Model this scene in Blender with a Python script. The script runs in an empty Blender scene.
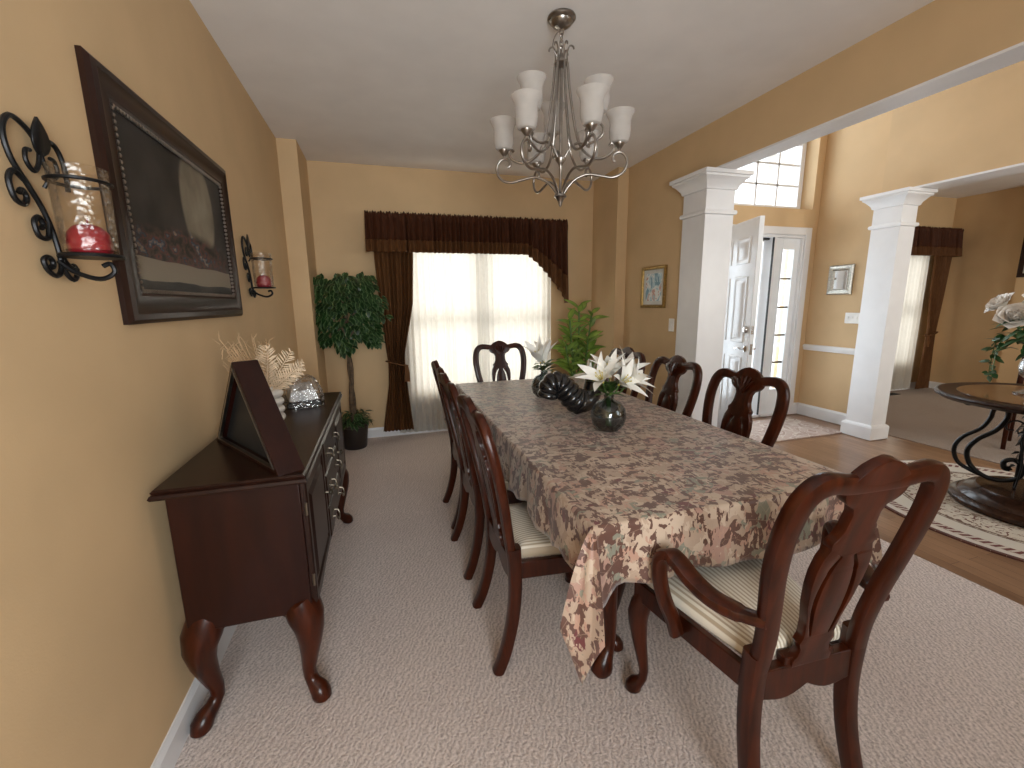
import bpy, bmesh, math, random
from mathutils import Vector, Matrix
C = bpy.context.scene.collection
SC = bpy.context.scene
PI = math.pi
random.seed(7)

# ------------------------------------------------------------------ camera
CAM_H = 1.407
yaw, pitch, roll = 0.2891, 0.1855, -0.0129
fw = Vector((math.sin(yaw)*math.cos(pitch), math.cos(yaw)*math.cos(pitch), -math.sin(pitch)))
rt = Vector((math.cos(yaw), -math.sin(yaw), 0)); up = rt.cross(fw)
cr_, sr_ = math.cos(roll), math.sin(roll)
r2 = cr_*rt + sr_*up; u2 = -sr_*rt + cr_*up
cd = bpy.data.cameras.new('camera'); cam = bpy.data.objects.new('camera', cd); C.objects.link(cam)
cam.matrix_world = Matrix(((r2.x, u2.x, -fw.x, 0), (r2.y, u2.y, -fw.y, 0), (r2.z, u2.z, -fw.z, CAM_H), (0, 0, 0, 1)))
cd.sensor_width = 36; cd.lens = 433.13/1024*36; cd.clip_start = .02
SC.camera = cam

# ------------------------------------------------------------------ light and exposure
SC.view_settings.view_transform = 'Standard'; SC.view_settings.look = 'None'
SC.view_settings.gamma = 1; SC.view_settings.use_curve_mapping = False
SC.view_settings.exposure = 0.52
w = bpy.data.worlds.new('sky'); SC.world = w; w.use_nodes = True
bg = w.node_tree.nodes['Background']; bg.inputs[0].default_value = (.93, .97, 1, 1); bg.inputs[1].default_value = 1.6
SC.cycles.max_bounces = 10; SC.cycles.diffuse_bounces = 5; SC.cycles.transparent_max_bounces = 24
SC.cycles.caustics_reflective = False; SC.cycles.caustics_refractive = False
SC.cycles.sample_clamp_indirect = 4
SC.cycles.use_denoising = True

def area(name, loc, direction, sx, sy, power, col=(1, 1, 1)):
    l = bpy.data.lights.new(name, 'AREA'); l.shape = 'RECTANGLE'; l.size = sx; l.size_y = sy; l.energy = power; l.color = col
    o = bpy.data.objects.new(name, l); C.objects.link(o); o.location = loc
    o.rotation_euler = Vector(direction).to_track_quat('-Z', 'Z').to_euler()
    return o
# daylight outside the visible windows; the three rear lamps are added fill
area('daylight_dining', (1.08, 5.0, 1.3), (0, -1, -.05), 1.7, 1.8, 46, (1, .93, .82))
area('daylight_entry', (3.9, 4.75, 2.0), (0, -1, -.06), 1.8, 4.0, 120, (.80, .90, 1))
area('fill_rear', (.10, -1.6, 1.45), (-.40, 1, .38), 1.6, 1.7, 94, (.95, .98, 1))  # unseen source, added to light the dining room from behind the camera
area('fill_foyer_rear', (3.7, -1.6, 2.9), (0, 1, 0), 1.8, 3.0, 45, (.95, .98, 1))  # added fill for the foyer, no such window known
area('daylight_living', (7.3, 5.0, 1.3), (0, -1, 0), 1.5, 1.8, 25, (1, .95, .86))
area('fill_living_rear', (6.6, -1.6, 1.5), (.1, 1, 0), 1.9, 1.5, 85, (1, .93, .82))  # added fill that brightens the far living room wall

# ------------------------------------------------------------------ materials
def nodes(name):
    m = bpy.data.materials.new(name); m.use_nodes = True
    nt = m.node_tree; b = nt.nodes['Principled BSDF']
    return m, nt, b
def N(nt, t, **kw):
    n = nt.nodes.new(t)
    for k, v in kw.items():
        if k in n.inputs: n.inputs[k].default_value = v
        else: setattr(n, k, v)
    return n
def L(nt, a, b): nt.links.new(a, b)
def ramp(nt, fac, stops, interp='LINEAR'):
    r = nt.nodes.new('ShaderNodeValToRGB'); r.color_ramp.interpolation = interp
    e = r.color_ramp.elements
    while len(e) < len(stops): e.new(.5)
    for i, (p, c) in enumerate(stops): e[i].position = p; e[i].color = (*c, 1)
    L(nt, fac, r.inputs[0]); return r
def mix(nt, fac, a, b):
    m = nt.nodes.new('ShaderNodeMix'); m.data_type = 'RGBA'
    if isinstance(fac, (int, float)): m.inputs[0].default_value = fac
    else: L(nt, fac, m.inputs[0])
    for s, v in ((6, a), (7, b)):
        if isinstance(v, tuple): m.inputs[s].default_value = (*v, 1)
        else: L(nt, v, m.inputs[s])
    return m.outputs[2]
def coord(nt, scale=(1, 1, 1), rot=(0, 0, 0), out='Object'):
    tc = nt.nodes.new('ShaderNodeTexCoord'); mp = nt.nodes.new('ShaderNodeMapping')
    mp.inputs['Scale'].default_value = scale; mp.inputs['Rotation'].default_value = rot
    L(nt, tc.outputs[out], mp.inputs[0]); return mp.outputs[0]
def noise(nt, vec, scale, detail=3, rough=.5, dist=0):
    n = N(nt, 'ShaderNodeTexNoise', Scale=scale, Detail=detail, Roughness=rough, Distortion=dist); L(nt, vec, n.inputs[0]); return n.outputs[0]
def bump(nt, b, h, strength, dist=.01):
    bp = N(nt, 'ShaderNodeBump', Strength=strength, Distance=dist); L(nt, h, bp.inputs['Height']); L(nt, bp.outputs[0], b.inputs['Normal'])

def plain(name, col, rough=.5, metal=0, var=.06, nscale=8, coat=0, bumps=0, bscale=60):
    m, nt, b = nodes(name); v = coord(nt)
    n = noise(nt, v, nscale)
    c2 = tuple(max(0, c*(1-var*2)) for c in col); c1 = tuple(min(1, c*(1+var)) for c in col)
    r = ramp(nt, n, [(.3, c2), (.7, c1)]); L(nt, r.outputs[0], b.inputs['Base Color'])
    b.inputs['Roughness'].default_value = rough; b.inputs['Metallic'].default_value = metal
    if coat: b.inputs['Coat Weight'].default_value = coat; b.inputs['Coat Roughness'].default_value = .12
    if bumps: bump(nt, b, noise(nt, v, bscale, 2), bumps, .004)
    return m
def wood(name, dark, light, rough=.28, scale=1.0, axis=2, coat=.14):
    m, nt, b = nodes(name)
    s = [14, 14, 14]; s[axis] = 1.6
    v = coord(nt, tuple(k*scale for k in s))
    n = noise(nt, v, 2.2, 5, .6, .6)
    r = ramp(nt, n, [(.28, dark), (.72, light)]); L(nt, r.outputs[0], b.inputs['Base Color'])
    b.inputs['Roughness'].default_value = rough
    b.inputs['Coat Weight'].default_value = coat; b.inputs['Coat Roughness'].default_value = .12
    b.inputs['Specular IOR Level'].default_value = .22
    return m

M = {}
M['wall'] = plain('tan_wall_paint', (.615, .432, .240), .75, var=.03, nscale=3, bumps=.08, bscale=220)
M['ceiling'] = plain('ceiling_paint', (.83, .805, .79), .9, var=.02, nscale=4, bumps=.08, bscale=180)
M['white'] = plain('white_trim_paint', (.78, .78, .79), .35, var=.02, nscale=5)
M['doorwhite'] = plain('white_door_paint', (.80, .82, .84), .35, var=.02)
M['wood'] = wood('cherry_wood', (.012, .0026, .0010), (.060, .0112, .0030), .28)
M['wood_h'] = wood('cherry_wood_flat', (.024, .006, .0025), (.08, .021, .007), .2, axis=1)
M['wood_dark'] = wood('mahogany', (.010, .0034, .0022), (.024, .0075, .004), .36, coat=.12)
M['case'] = wood('mahogany_case', (.011, .0022, .0012), (.022, .0046, .0022), .34, .5, coat=.1)
M['tabletop'] = wood('walnut_top', (.10, .045, .018), (.22, .11, .045), .15, axis=0)
M['base_wood'] = wood('dark_walnut', (.022, .010, .006), (.055, .024, .013), .25, axis=0)
M['iron'] = plain('wrought_iron', (.012, .012, .013), .42, .6, var=.2, nscale=40)
M['nickel'] = plain('brushed_nickel', (.36, .33, .30), .28, 1.0, var=.08, nscale=30)
M['chrome'] = plain('satin_chrome', (.62, .61, .60), .25, 1.0)
M['brass'] = plain('aged_brass', (.20, .17, .13), .4, 1.0)
M['gold'] = plain('gold_frame', (.42, .29, .11), .35, .8, var=.15, nscale=60)
M['silver'] = plain('silver_frame', (.52, .50, .44), .3, .8, var=.15, nscale=60)
M['black'] = plain('glazed_black', (.010, .010, .011), .16, var=.1, coat=.5)
M['felt'] = plain('black_felt', (.012, .012, .012), .5)
M['pot'] = plain('dark_pot', (.02, .014, .012), .4)
M['bark'] = plain('bark', (.13, .085, .05), .85, var=.3, nscale=30, bumps=.5)
M['soil'] = plain('soil', (.03, .022, .015), .95, var=.3, nscale=60)
M['candle'] = plain('red_wax', (.27, .010, .020), .4, var=.1, nscale=20)
M['ivory'] = plain('white_ceramic', (.78, .75, .70), .3)
M['dried'] = plain('dried_grass', (.62, .42, .24), .85, var=.15, nscale=40)
M['dried2'] = plain('dried_plume', (.80, .63, .44), .85, var=.15, nscale=40)
M['plastic_white'] = plain('white_card', (.7, .7, .7), .5)
M['siding'] = plain('porch_siding', (.74, .72, .69), .8)
M['switch'] = plain('switch_plastic', (.82, .80, .76), .35)
M['petal'] = plain('white_petal', (.86, .85, .80), .5, var=.03)
M['rose'] = plain('rose_petal', (.86, .82, .77), .5, var=.04)
M['stem'] = plain('green_stem', (.09, .17, .04), .5)
M['rubber'] = plain('dark_rubber', (.03, .03, .03), .6)
M['stamen'] = plain('stamen', (.55, .45, .08), .6)

def glass(name, tint, gloss=.12, rough=.02, fres=.6, bumps=0):
    m = bpy.data.materials.new(name); m.use_nodes = True; nt = m.node_tree; nt.nodes.clear()
    o = nt.nodes.new('ShaderNodeOutputMaterial'); t = N(nt, 'ShaderNodeBsdfTransparent'); t.inputs[0].default_value = (*tint, 1)
    g = N(nt, 'ShaderNodeBsdfGlossy', Roughness=rough)
    lw = N(nt, 'ShaderNodeLayerWeight', Blend=.25)
    mx = N(nt, 'ShaderNodeMath', operation='MULTIPLY_ADD'); L(nt, lw.outputs['Fresnel'], mx.inputs[0]); mx.inputs[1].default_value = fres; mx.inputs[2].default_value = gloss
    ms = nt.nodes.new('ShaderNodeMixShader'); L(nt, mx.outputs[0], ms.inputs[0]); L(nt, t.outputs[0], ms.inputs[1]); L(nt, g.outputs[0], ms.inputs[2])
    if bumps:
        v = coord(nt); n = N(nt, 'ShaderNodeTexVoronoi', Scale=70); L(nt, v, n.inputs[0])
        bp = N(nt, 'ShaderNodeBump', Strength=bumps, Distance=.01); L(nt, n.outputs[0], bp.inputs['Height']); L(nt, bp.outputs[0], g.inputs['Normal'])
    L(nt, ms.outputs[0], o.inputs[0]); return m
M['glass'] = glass('window_glass', (.97, .98, .98), .04)
M['hurricane'] = glass('textured_glass', (.96, .94, .91), .03, .2, fres=.4, bumps=.4)
M['smoke'] = glass('smoked_glass', (.60, .645, .665), .07, .05)
M['film'] = glass('clear_wrap', (.93, .93, .93), .22, .12, bumps=.5)
M['picglass'] = glass('picture_glass', (.98, .98, .98), .002, .3, fres=.006)

def translucent(name, col, amt, alpha=0.0, rough=.8):
    m = bpy.data.materials.new(name); m.use_nodes = True; nt = m.node_tree; nt.nodes.clear()
    o = nt.nodes.new('ShaderNodeOutputMaterial')
    v = coord(nt); n = noise(nt, v, 30)
    r = ramp(nt, n, [(.3, tuple(c*.94 for c in col)), (.7, col)])
    d = N(nt, 'ShaderNodeBsdfDiffuse'); t = N(nt, 'ShaderNodeBsdfTranslucent')
    L(nt, r.outputs[0], d.inputs[0]); L(nt, r.outputs[0], t.inputs[0])
    ms = nt.nodes.new('ShaderNodeMixShader'); ms.inputs[0].default_value = amt; L(nt, d.outputs[0], ms.inputs[1]); L(nt, t.outputs[0], ms.inputs[2])
    last = ms
    if alpha:
        tr = N(nt, 'ShaderNodeBsdfTransparent'); m2 = nt.nodes.new('ShaderNodeMixShader'); m2.inputs[0].default_value = alpha
        L(nt, ms.outputs[0], m2.inputs[1]); L(nt, tr.outputs[0], m2.inputs[2]); last = m2
    L(nt, last.outputs[0], o.inputs[0]); return m
M['sheer'] = translucent('sheer_fabric', (.64, .615, .565), .38, .02)
M['shade'] = translucent('frosted_glass', (.80, .77, .74), .5, .42)

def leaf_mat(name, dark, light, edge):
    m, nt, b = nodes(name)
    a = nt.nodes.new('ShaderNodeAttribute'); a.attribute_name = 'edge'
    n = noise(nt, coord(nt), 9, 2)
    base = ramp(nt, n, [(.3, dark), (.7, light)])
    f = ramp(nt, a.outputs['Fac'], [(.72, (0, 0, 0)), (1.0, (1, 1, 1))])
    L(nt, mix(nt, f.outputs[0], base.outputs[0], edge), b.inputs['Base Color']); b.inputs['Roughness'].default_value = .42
    return m
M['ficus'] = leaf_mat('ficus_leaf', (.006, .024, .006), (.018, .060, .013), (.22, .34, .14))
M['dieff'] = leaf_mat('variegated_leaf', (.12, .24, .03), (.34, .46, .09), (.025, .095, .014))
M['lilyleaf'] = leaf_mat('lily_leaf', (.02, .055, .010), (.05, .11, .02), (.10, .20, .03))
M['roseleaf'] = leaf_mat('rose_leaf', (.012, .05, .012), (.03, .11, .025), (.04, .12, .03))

# carpet: cut pile with wavering ribs
def carpet(name, a, bcol):
    m, nt, b = nodes(name)
    v = coord(nt)
    wv = N(nt, 'ShaderNodeTexWave', Scale=17, Distortion=9, Detail=3); wv.inputs['Detail Scale'].default_value = 1.6
    v2 = coord(nt, (1, 1.0, 1), (0, 0, .5)); L(nt, v2, wv.inputs[0])
    n1 = noise(nt, v, 120, 3, .8); n2 = noise(nt, v, 1.6, 3)
    mm = N(nt, 'ShaderNodeMath', operation='MULTIPLY_ADD'); L(nt, wv.outputs['Fac'], mm.inputs[0]); mm.inputs[1].default_value = .16; L(nt, n1, mm.inputs[2])
    r = ramp(nt, mm.outputs[0], [(.34, tuple(k*.5 for k in a)), (.54, a), (.74, bcol)])
    r2_ = ramp(nt, n2, [(.3, (.92, .9, .9)), (.7, (1, 1, 1))])
    mx = nt.nodes.new('ShaderNodeMix'); mx.data_type = 'RGBA'; mx.blend_type = 'MULTIPLY'; mx.inputs[0].default_value = 1
    L(nt, r.outputs[0], mx.inputs[6]); L(nt, r2_.outputs[0], mx.inputs[7])
    L(nt, mx.outputs[2], b.inputs['Base Color']); b.inputs['Roughness'].default_value = 1
    b.inputs['Sheen Weight'].default_value = .2
    bump(nt, b, mm.outputs[0], .7, .012); return m
M['carpet'] = carpet('mauve_carpet', (.60, .505, .46), (.84, .735, .685))
M['carpet2'] = carpet('tan_carpet', (.27, .20, .155), (.38, .30, .24))

# hardwood strip floor
def floorwood():
    m, nt, b = nodes('hardwood_floor')
    v = coord(nt, (1, 1, 1), (0, 0, PI/2))
    br = N(nt, 'ShaderNodeTexBrick', Scale=1.0); br.inputs['Brick Width'].default_value = .9; br.inputs['Row Height'].default_value = .075; br.inputs['Mortar Size'].default_value = .0012
    br.inputs['Color1'].default_value = (.26, .145, .082, 1); br.inputs['Color2'].default_value = (.35, .205, .12, 1); br.inputs['Mortar'].default_value = (.10, .045, .02, 1)
    L(nt, v, br.inputs[0])
    n = noise(nt, coord(nt, (20, 2, 1)), 2, 4)
    r = ramp(nt, n, [(.3, (.75, .72, .7)), (.7, (1, 1, 1))])
    mx = nt.nodes.new('ShaderNodeMix'); mx.data_type = 'RGBA'; mx.blend_type = 'MULTIPLY'; mx.inputs[0].default_value = 1
    L(nt, br.outputs[0], mx.inputs[6]); L(nt, r.outputs[0], mx.inputs[7]); L(nt, mx.outputs[2], b.inputs['Base Color'])
    b.inputs['Roughness'].default_value = .28; return m
M['hardwood'] = floorwood()

# tablecloth: autumn leaves in beige, burgundy, grey-green and rose
def cloth():
    m, nt, b = nodes('leaf_tablecloth')
    v = coord(nt)
    def cells(scale, warp, wscale, stretch, rot, seed):
        vv = coord(nt, stretch, rot); vv.node.inputs['Location'].default_value = (seed, seed*1.7, seed*.3)
        w1 = N(nt, 'ShaderNodeTexNoise', Scale=wscale, Detail=2.5); L(nt, vv, w1.inputs[0])
        sc = N(nt, 'ShaderNodeVectorMath', operation='SCALE'); sc.inputs['Scale'].default_value = warp; L(nt, w1.outputs['Color'], sc.inputs[0])
        ad = N(nt, 'ShaderNodeVectorMath', operation='ADD'); L(nt, vv, ad.inputs[0]); L(nt, sc.outputs[0], ad.inputs[1])
        vo = N(nt, 'ShaderNodeTexVoronoi', Scale=scale); L(nt, ad.outputs[0], vo.inputs[0])
        sp = nt.nodes.new('ShaderNodeSeparateXYZ'); L(nt, vo.outputs['Color'], sp.inputs[0])
        return sp.outputs[0], ad.outputs[0]
    BE, B2, PK, BR, BU, GR, PE = (.38, .275, .20), (.465, .355, .265), (.36, .215, .165), (.105, .047, .033), (.125, .028, .030), (.205, .20, .15), (.40, .235, .17)
    c1, _ = cells(10.5, .15, 10, (1, 1.35, 1), (0, 0, .6), 2)
    base = ramp(nt, c1, [(0, BE), (.34, B2), (.52, PK), (.66, BE), (.80, GR), (.90, PE)], 'CONSTANT').outputs[0]
    def layer(c, scale, warp, wsc, st, rot, seed, stops, keep):
        val, _ = cells(scale, warp, wsc, st, rot, seed)
        col = ramp(nt, val, stops, 'CONSTANT').outputs[0]
        mk = ramp(nt, val, [(0, (0, 0, 0)), (keep, (1, 1, 1))], 'CONSTANT').outputs[0]
        return mix(nt, mk, c, col)
    c = layer(base, 24, .12, 18, (1, 2.0, 1), (0, 0, .5), 7, [(0, B2), (.57, BR), (.82, B2), (.91, GR), (.95, BU)], .55)
    c = layer(c, 35, .10, 25, (2.1, 1, 1), (0, 0, .3), 13, [(0, B2), (.68, BR), (.87, BE), (.95, PE)], .66)
    vo = N(nt, 'ShaderNodeTexVoronoi', Scale=15); vo.feature = 'DISTANCE_TO_EDGE'; L(nt, v, vo.inputs[0])
    ln = ramp(nt, vo.outputs[0], [(.006, (.6, .6, .6)), (.014, (0, 0, 0))]).outputs[0]
    lm = N(nt, 'ShaderNodeMath', operation='MULTIPLY'); L(nt, ln, lm.inputs[0]); L(nt, noise(nt, v, 4, 1), lm.inputs[1])
    c = mix(nt, lm.outputs[0], c, B2)
    L(nt, c, b.inputs['Base Color']); b.inputs['Roughness'].default_value = .42
    b.inputs['Sheen Weight'].default_value = .2
    wv = noise(nt, v, 260, 1); bump(nt, b, wv, .12, .003)
    return m
M['cloth'] = cloth()

def stripes(base, slope, count):
    m, nt, b = nodes('striped_upholstery')
    v = coord(nt); s = nt.nodes.new('ShaderNodeSeparateXYZ'); L(nt, v, s.inputs[0])
    wd = N(nt, 'ShaderNodeMath', operation='MULTIPLY_ADD'); L(nt, s.outputs[1], wd.inputs[0]); wd.inputs[1].default_value = slope; wd.inputs[2].default_value = base
    mu0 = N(nt, 'ShaderNodeMath', operation='DIVIDE'); L(nt, s.outputs[0], mu0.inputs[0]); L(nt, wd.outputs[0], mu0.inputs[1])
    mu = N(nt, 'ShaderNodeMath', operation='MULTIPLY'); L(nt, mu0.outputs[0], mu.inputs[0]); mu.inputs[1].default_value = count
    fr = N(nt, 'ShaderNodeMath', operation='FRACT'); L(nt, mu.outputs[0], fr.inputs[0])
    r = ramp(nt, fr.outputs[0], [(0, (.70, .64, .53)), (.46, (.74, .68, .57)), (.54, (.41, .33, .235)), (.92, (.43, .35, .25)), (1, (.70, .64, .53))])
    L(nt, r.outputs[0], b.inputs['Base Color']); b.inputs['Roughness'].default_value = .6; b.inputs['Sheen Weight'].default_value = .3
    return m
M['stripe'] = stripes(.176, .137, 13); M['stripe_arm'] = stripes(.158, .256, 14)

def drape(name, a, bcol, band=None):
    m, nt, b = nodes(name)
    v = coord(nt); n = noise(nt, coord(nt, (40, 40, 4)), 3, 3)
    r = ramp(nt, n, [(.3, a), (.75, bcol)])
    L(nt, r.outputs[0], b.inputs['Base Color']); b.inputs['Roughness'].default_value = .7; b.inputs['Specular IOR Level'].default_value = .2
    return m
M['drape'] = drape('brown_drape', (.095, .038, .013), (.165, .074, .028))
M['valance'] = drape('dark_valance', (.040, .012, .005), (.080, .026, .010))
M['valance_band'] = drape('valance_band', (.075, .028, .010), (.14, .060, .020))

def rug_round():
    m, nt, b = nodes('medallion_rug')
    v = coord(nt)
    ln = N(nt, 'ShaderNodeVectorMath', operation='LENGTH'); L(nt, v, ln.inputs[0])
    n = noise(nt, v, 13, 3, .6, 2.5)
    vine = ramp(nt, n, [(.55, (.60, .52, .42)), (.58, (.16, .07, .05))]).outputs[0]
    vine2 = ramp(nt, n, [(.52, (.48, .40, .31)), (.56, (.20, .13, .09))]).outputs[0]
    rr = ramp(nt, ln.outputs['Value'], [(0, (.6, .52, .42)), (.965, (.6, .52, .42)), (.97, (.06, .03, .02)), (.985, (.6, .52, .42))], 'CONSTANT').outputs[0]
    sxyz = nt.nodes.new('ShaderNodeSeparateXYZ'); L(nt, v, sxyz.inputs[0])
    at = N(nt, 'ShaderNodeMath', operation='ARCTAN2'); L(nt, sxyz.outputs[1], at.inputs[0]); L(nt, sxyz.outputs[0], at.inputs[1])
    mu = N(nt, 'ShaderNodeMath', operation='MULTIPLY'); L(nt, at.outputs[0], mu.inputs[0]); mu.inputs[1].default_value = 19
    ad = N(nt, 'ShaderNodeMath', operation='MULTIPLY_ADD'); L(nt, ln.outputs['Value'], ad.inputs[0]); ad.inputs[1].default_value = 12; L(nt, mu.outputs[0], ad.inputs[2])
    fr = N(nt, 'ShaderNodeMath', operation='FRACT'); L(nt, ad.outputs[0], fr.inputs[0])
    braid = ramp(nt, fr.outputs[0], [(.0, (.15, .045, .04)), (.55, (.56, .48, .40))], 'CONSTANT').outputs[0]
    def band(lo, hi):
        return ramp(nt, ln.outputs['Value'], [(0, (0, 0, 0)), (lo, (1, 1, 1)), (hi, (0, 0, 0))], 'CONSTANT').outputs[0]
    c = vine2
    c = mix(nt, band(.50, .68), c, vine)
    c = mix(nt, band(.69, .70), c, (.10, .045, .03))
    c = mix(nt, band(.715, .725), c, (.10, .045, .03))
    c = mix(nt, band(.725, .86), c, (.60, .54, .46))
    c = mix(nt, band(.865, .925), c, braid)
    c = mix(nt, band(.93, .98), c, (.60, .53, .46))
    c = mix(nt, band(.98, 1.2), c, (.12, .05, .04))
    L(nt, c, b.inputs['Base Color']); b.inputs['Roughness'].default_value = 1
    bump(nt, b, noise(nt, v, 180, 2), .5, .006); return m
M['rug'] = rug_round()
def rug_entry():
    m, nt, b = nodes('entry_rug'); v = coord(nt)
    n = noise(nt, v, 4.2, 3, .5, 2)
    r = ramp(nt, n, [(.34, (.46, .38, .33)), (.47, (.44, .33, .29)), (.5, (.60, .53, .46)), (.58, (.34, .24, .21)), (.7, (.50, .42, .36))])
    L(nt, r.outputs[0], b.inputs['Base Color']); b.inputs['Roughness'].default_value = 1; return m
M['entryrug'] = rug_entry()

def painting_dark():
    m, nt, b = nodes('dark_painting'); v = coord(nt); s = nt.nodes.new('ShaderNodeSeparateXYZ'); L(nt, v, s.inputs[0])
    n = noise(nt, v, 5, 4); base = ramp(nt, n, [(.3, (.018, .016, .015)), (.7, (.055, .048, .041))]).outputs[0]
    # soft pale opening in the upper right
    def blob(cy, cz, ry, rz, soft):
        mp = N(nt, 'ShaderNodeMapping'); mp.inputs['Location'].default_value = (0, -cy/ry, -cz/rz); mp.inputs['Scale'].default_value = (0, 1/ry, 1/rz)
        wob = N(nt, 'ShaderNodeVectorMath', operation='ADD'); L(nt, v, wob.inputs[0])
        L(nt, v, mp.inputs[0]); ln = N(nt, 'ShaderNodeVectorMath', operation='LENGTH'); L(nt, mp.outputs[0], ln.inputs[0])
        return ramp(nt, ln.outputs['Value'], [(1-soft, (1, 1, 1)), (1, (0, 0, 0))]).outputs[0]
    pale = ramp(nt, noise(nt, v, 7, 3), [(.3, (.17, .14, .10)), (.7, (.30, .26, .19))]).outputs[0]
    c = mix(nt, blob(.15, .10, .18, .23, .12), base, pale)
    dab = ramp(nt, noise(nt, coord(nt, (1, .55, 1)), 34, 2), [(.38, (.020, .015, .013)), (.50, (.085, .050, .034)), (.55, (.15, .045, .035)), (.58, (.025, .022, .022)), (.63, (.06, .09, .13)), (.70, (.30, .21, .14))]).outputs[0]
    c = mix(nt, blob(0, -.11, .52, .10, .35), c, dab)
    zz = N(nt, 'ShaderNodeMath', operation='ADD'); L(nt, s.outputs[2], zz.inputs[0]); L(nt, ramp(nt, n, [(0, (.0, .0, .0)), (1, (.02, .02, .02))]).outputs[0], zz.inputs[1])
    t = N(nt, 'ShaderNodeMath', operation='ADD'); L(nt, zz.outputs[0], t.inputs[0]); t.inputs[1].default_value = .5
    bandm = ramp(nt, t.outputs[0], [(0, (0, 0, 0)), (.285, (1, 1, 1)), (.355, (0, 0, 0))], 'CONSTANT').outputs[0]
    c = mix(nt, bandm, c, (.25, .205, .15))
    L(nt, c, b.inputs['Base Color']); b.inputs['Roughness'].default_value = .55; b.inputs['Specular IOR Level'].default_value = .2; return m
M['painting'] = painting_dark()
def painting_pastel():
    m, nt, b = nodes('pastel_print'); v = coord(nt)
    n = noise(nt, v, 9, 3, .5, 1)
    r = ramp(nt, n, [(.30, (.18, .33, .42)), (.42, (.45, .60, .66)), (.50, (.75, .76, .74)), (.58, (.55, .33, .28)), (.66, (.40, .52, .55)), (.75, (.72, .68, .60))], 'CONSTANT')
    L(nt, r.outputs[0], b.inputs['Base Color']); b.inputs['Roughness'].default_value = .4; return m
M['print'] = painting_pastel()
M['mat_board'] = plain('mat_board', (.66, .66, .62), .7)
M['mirror'] = plain('mirror_silver', (.8, .8, .8), .05, 1.0, var=0)

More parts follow.
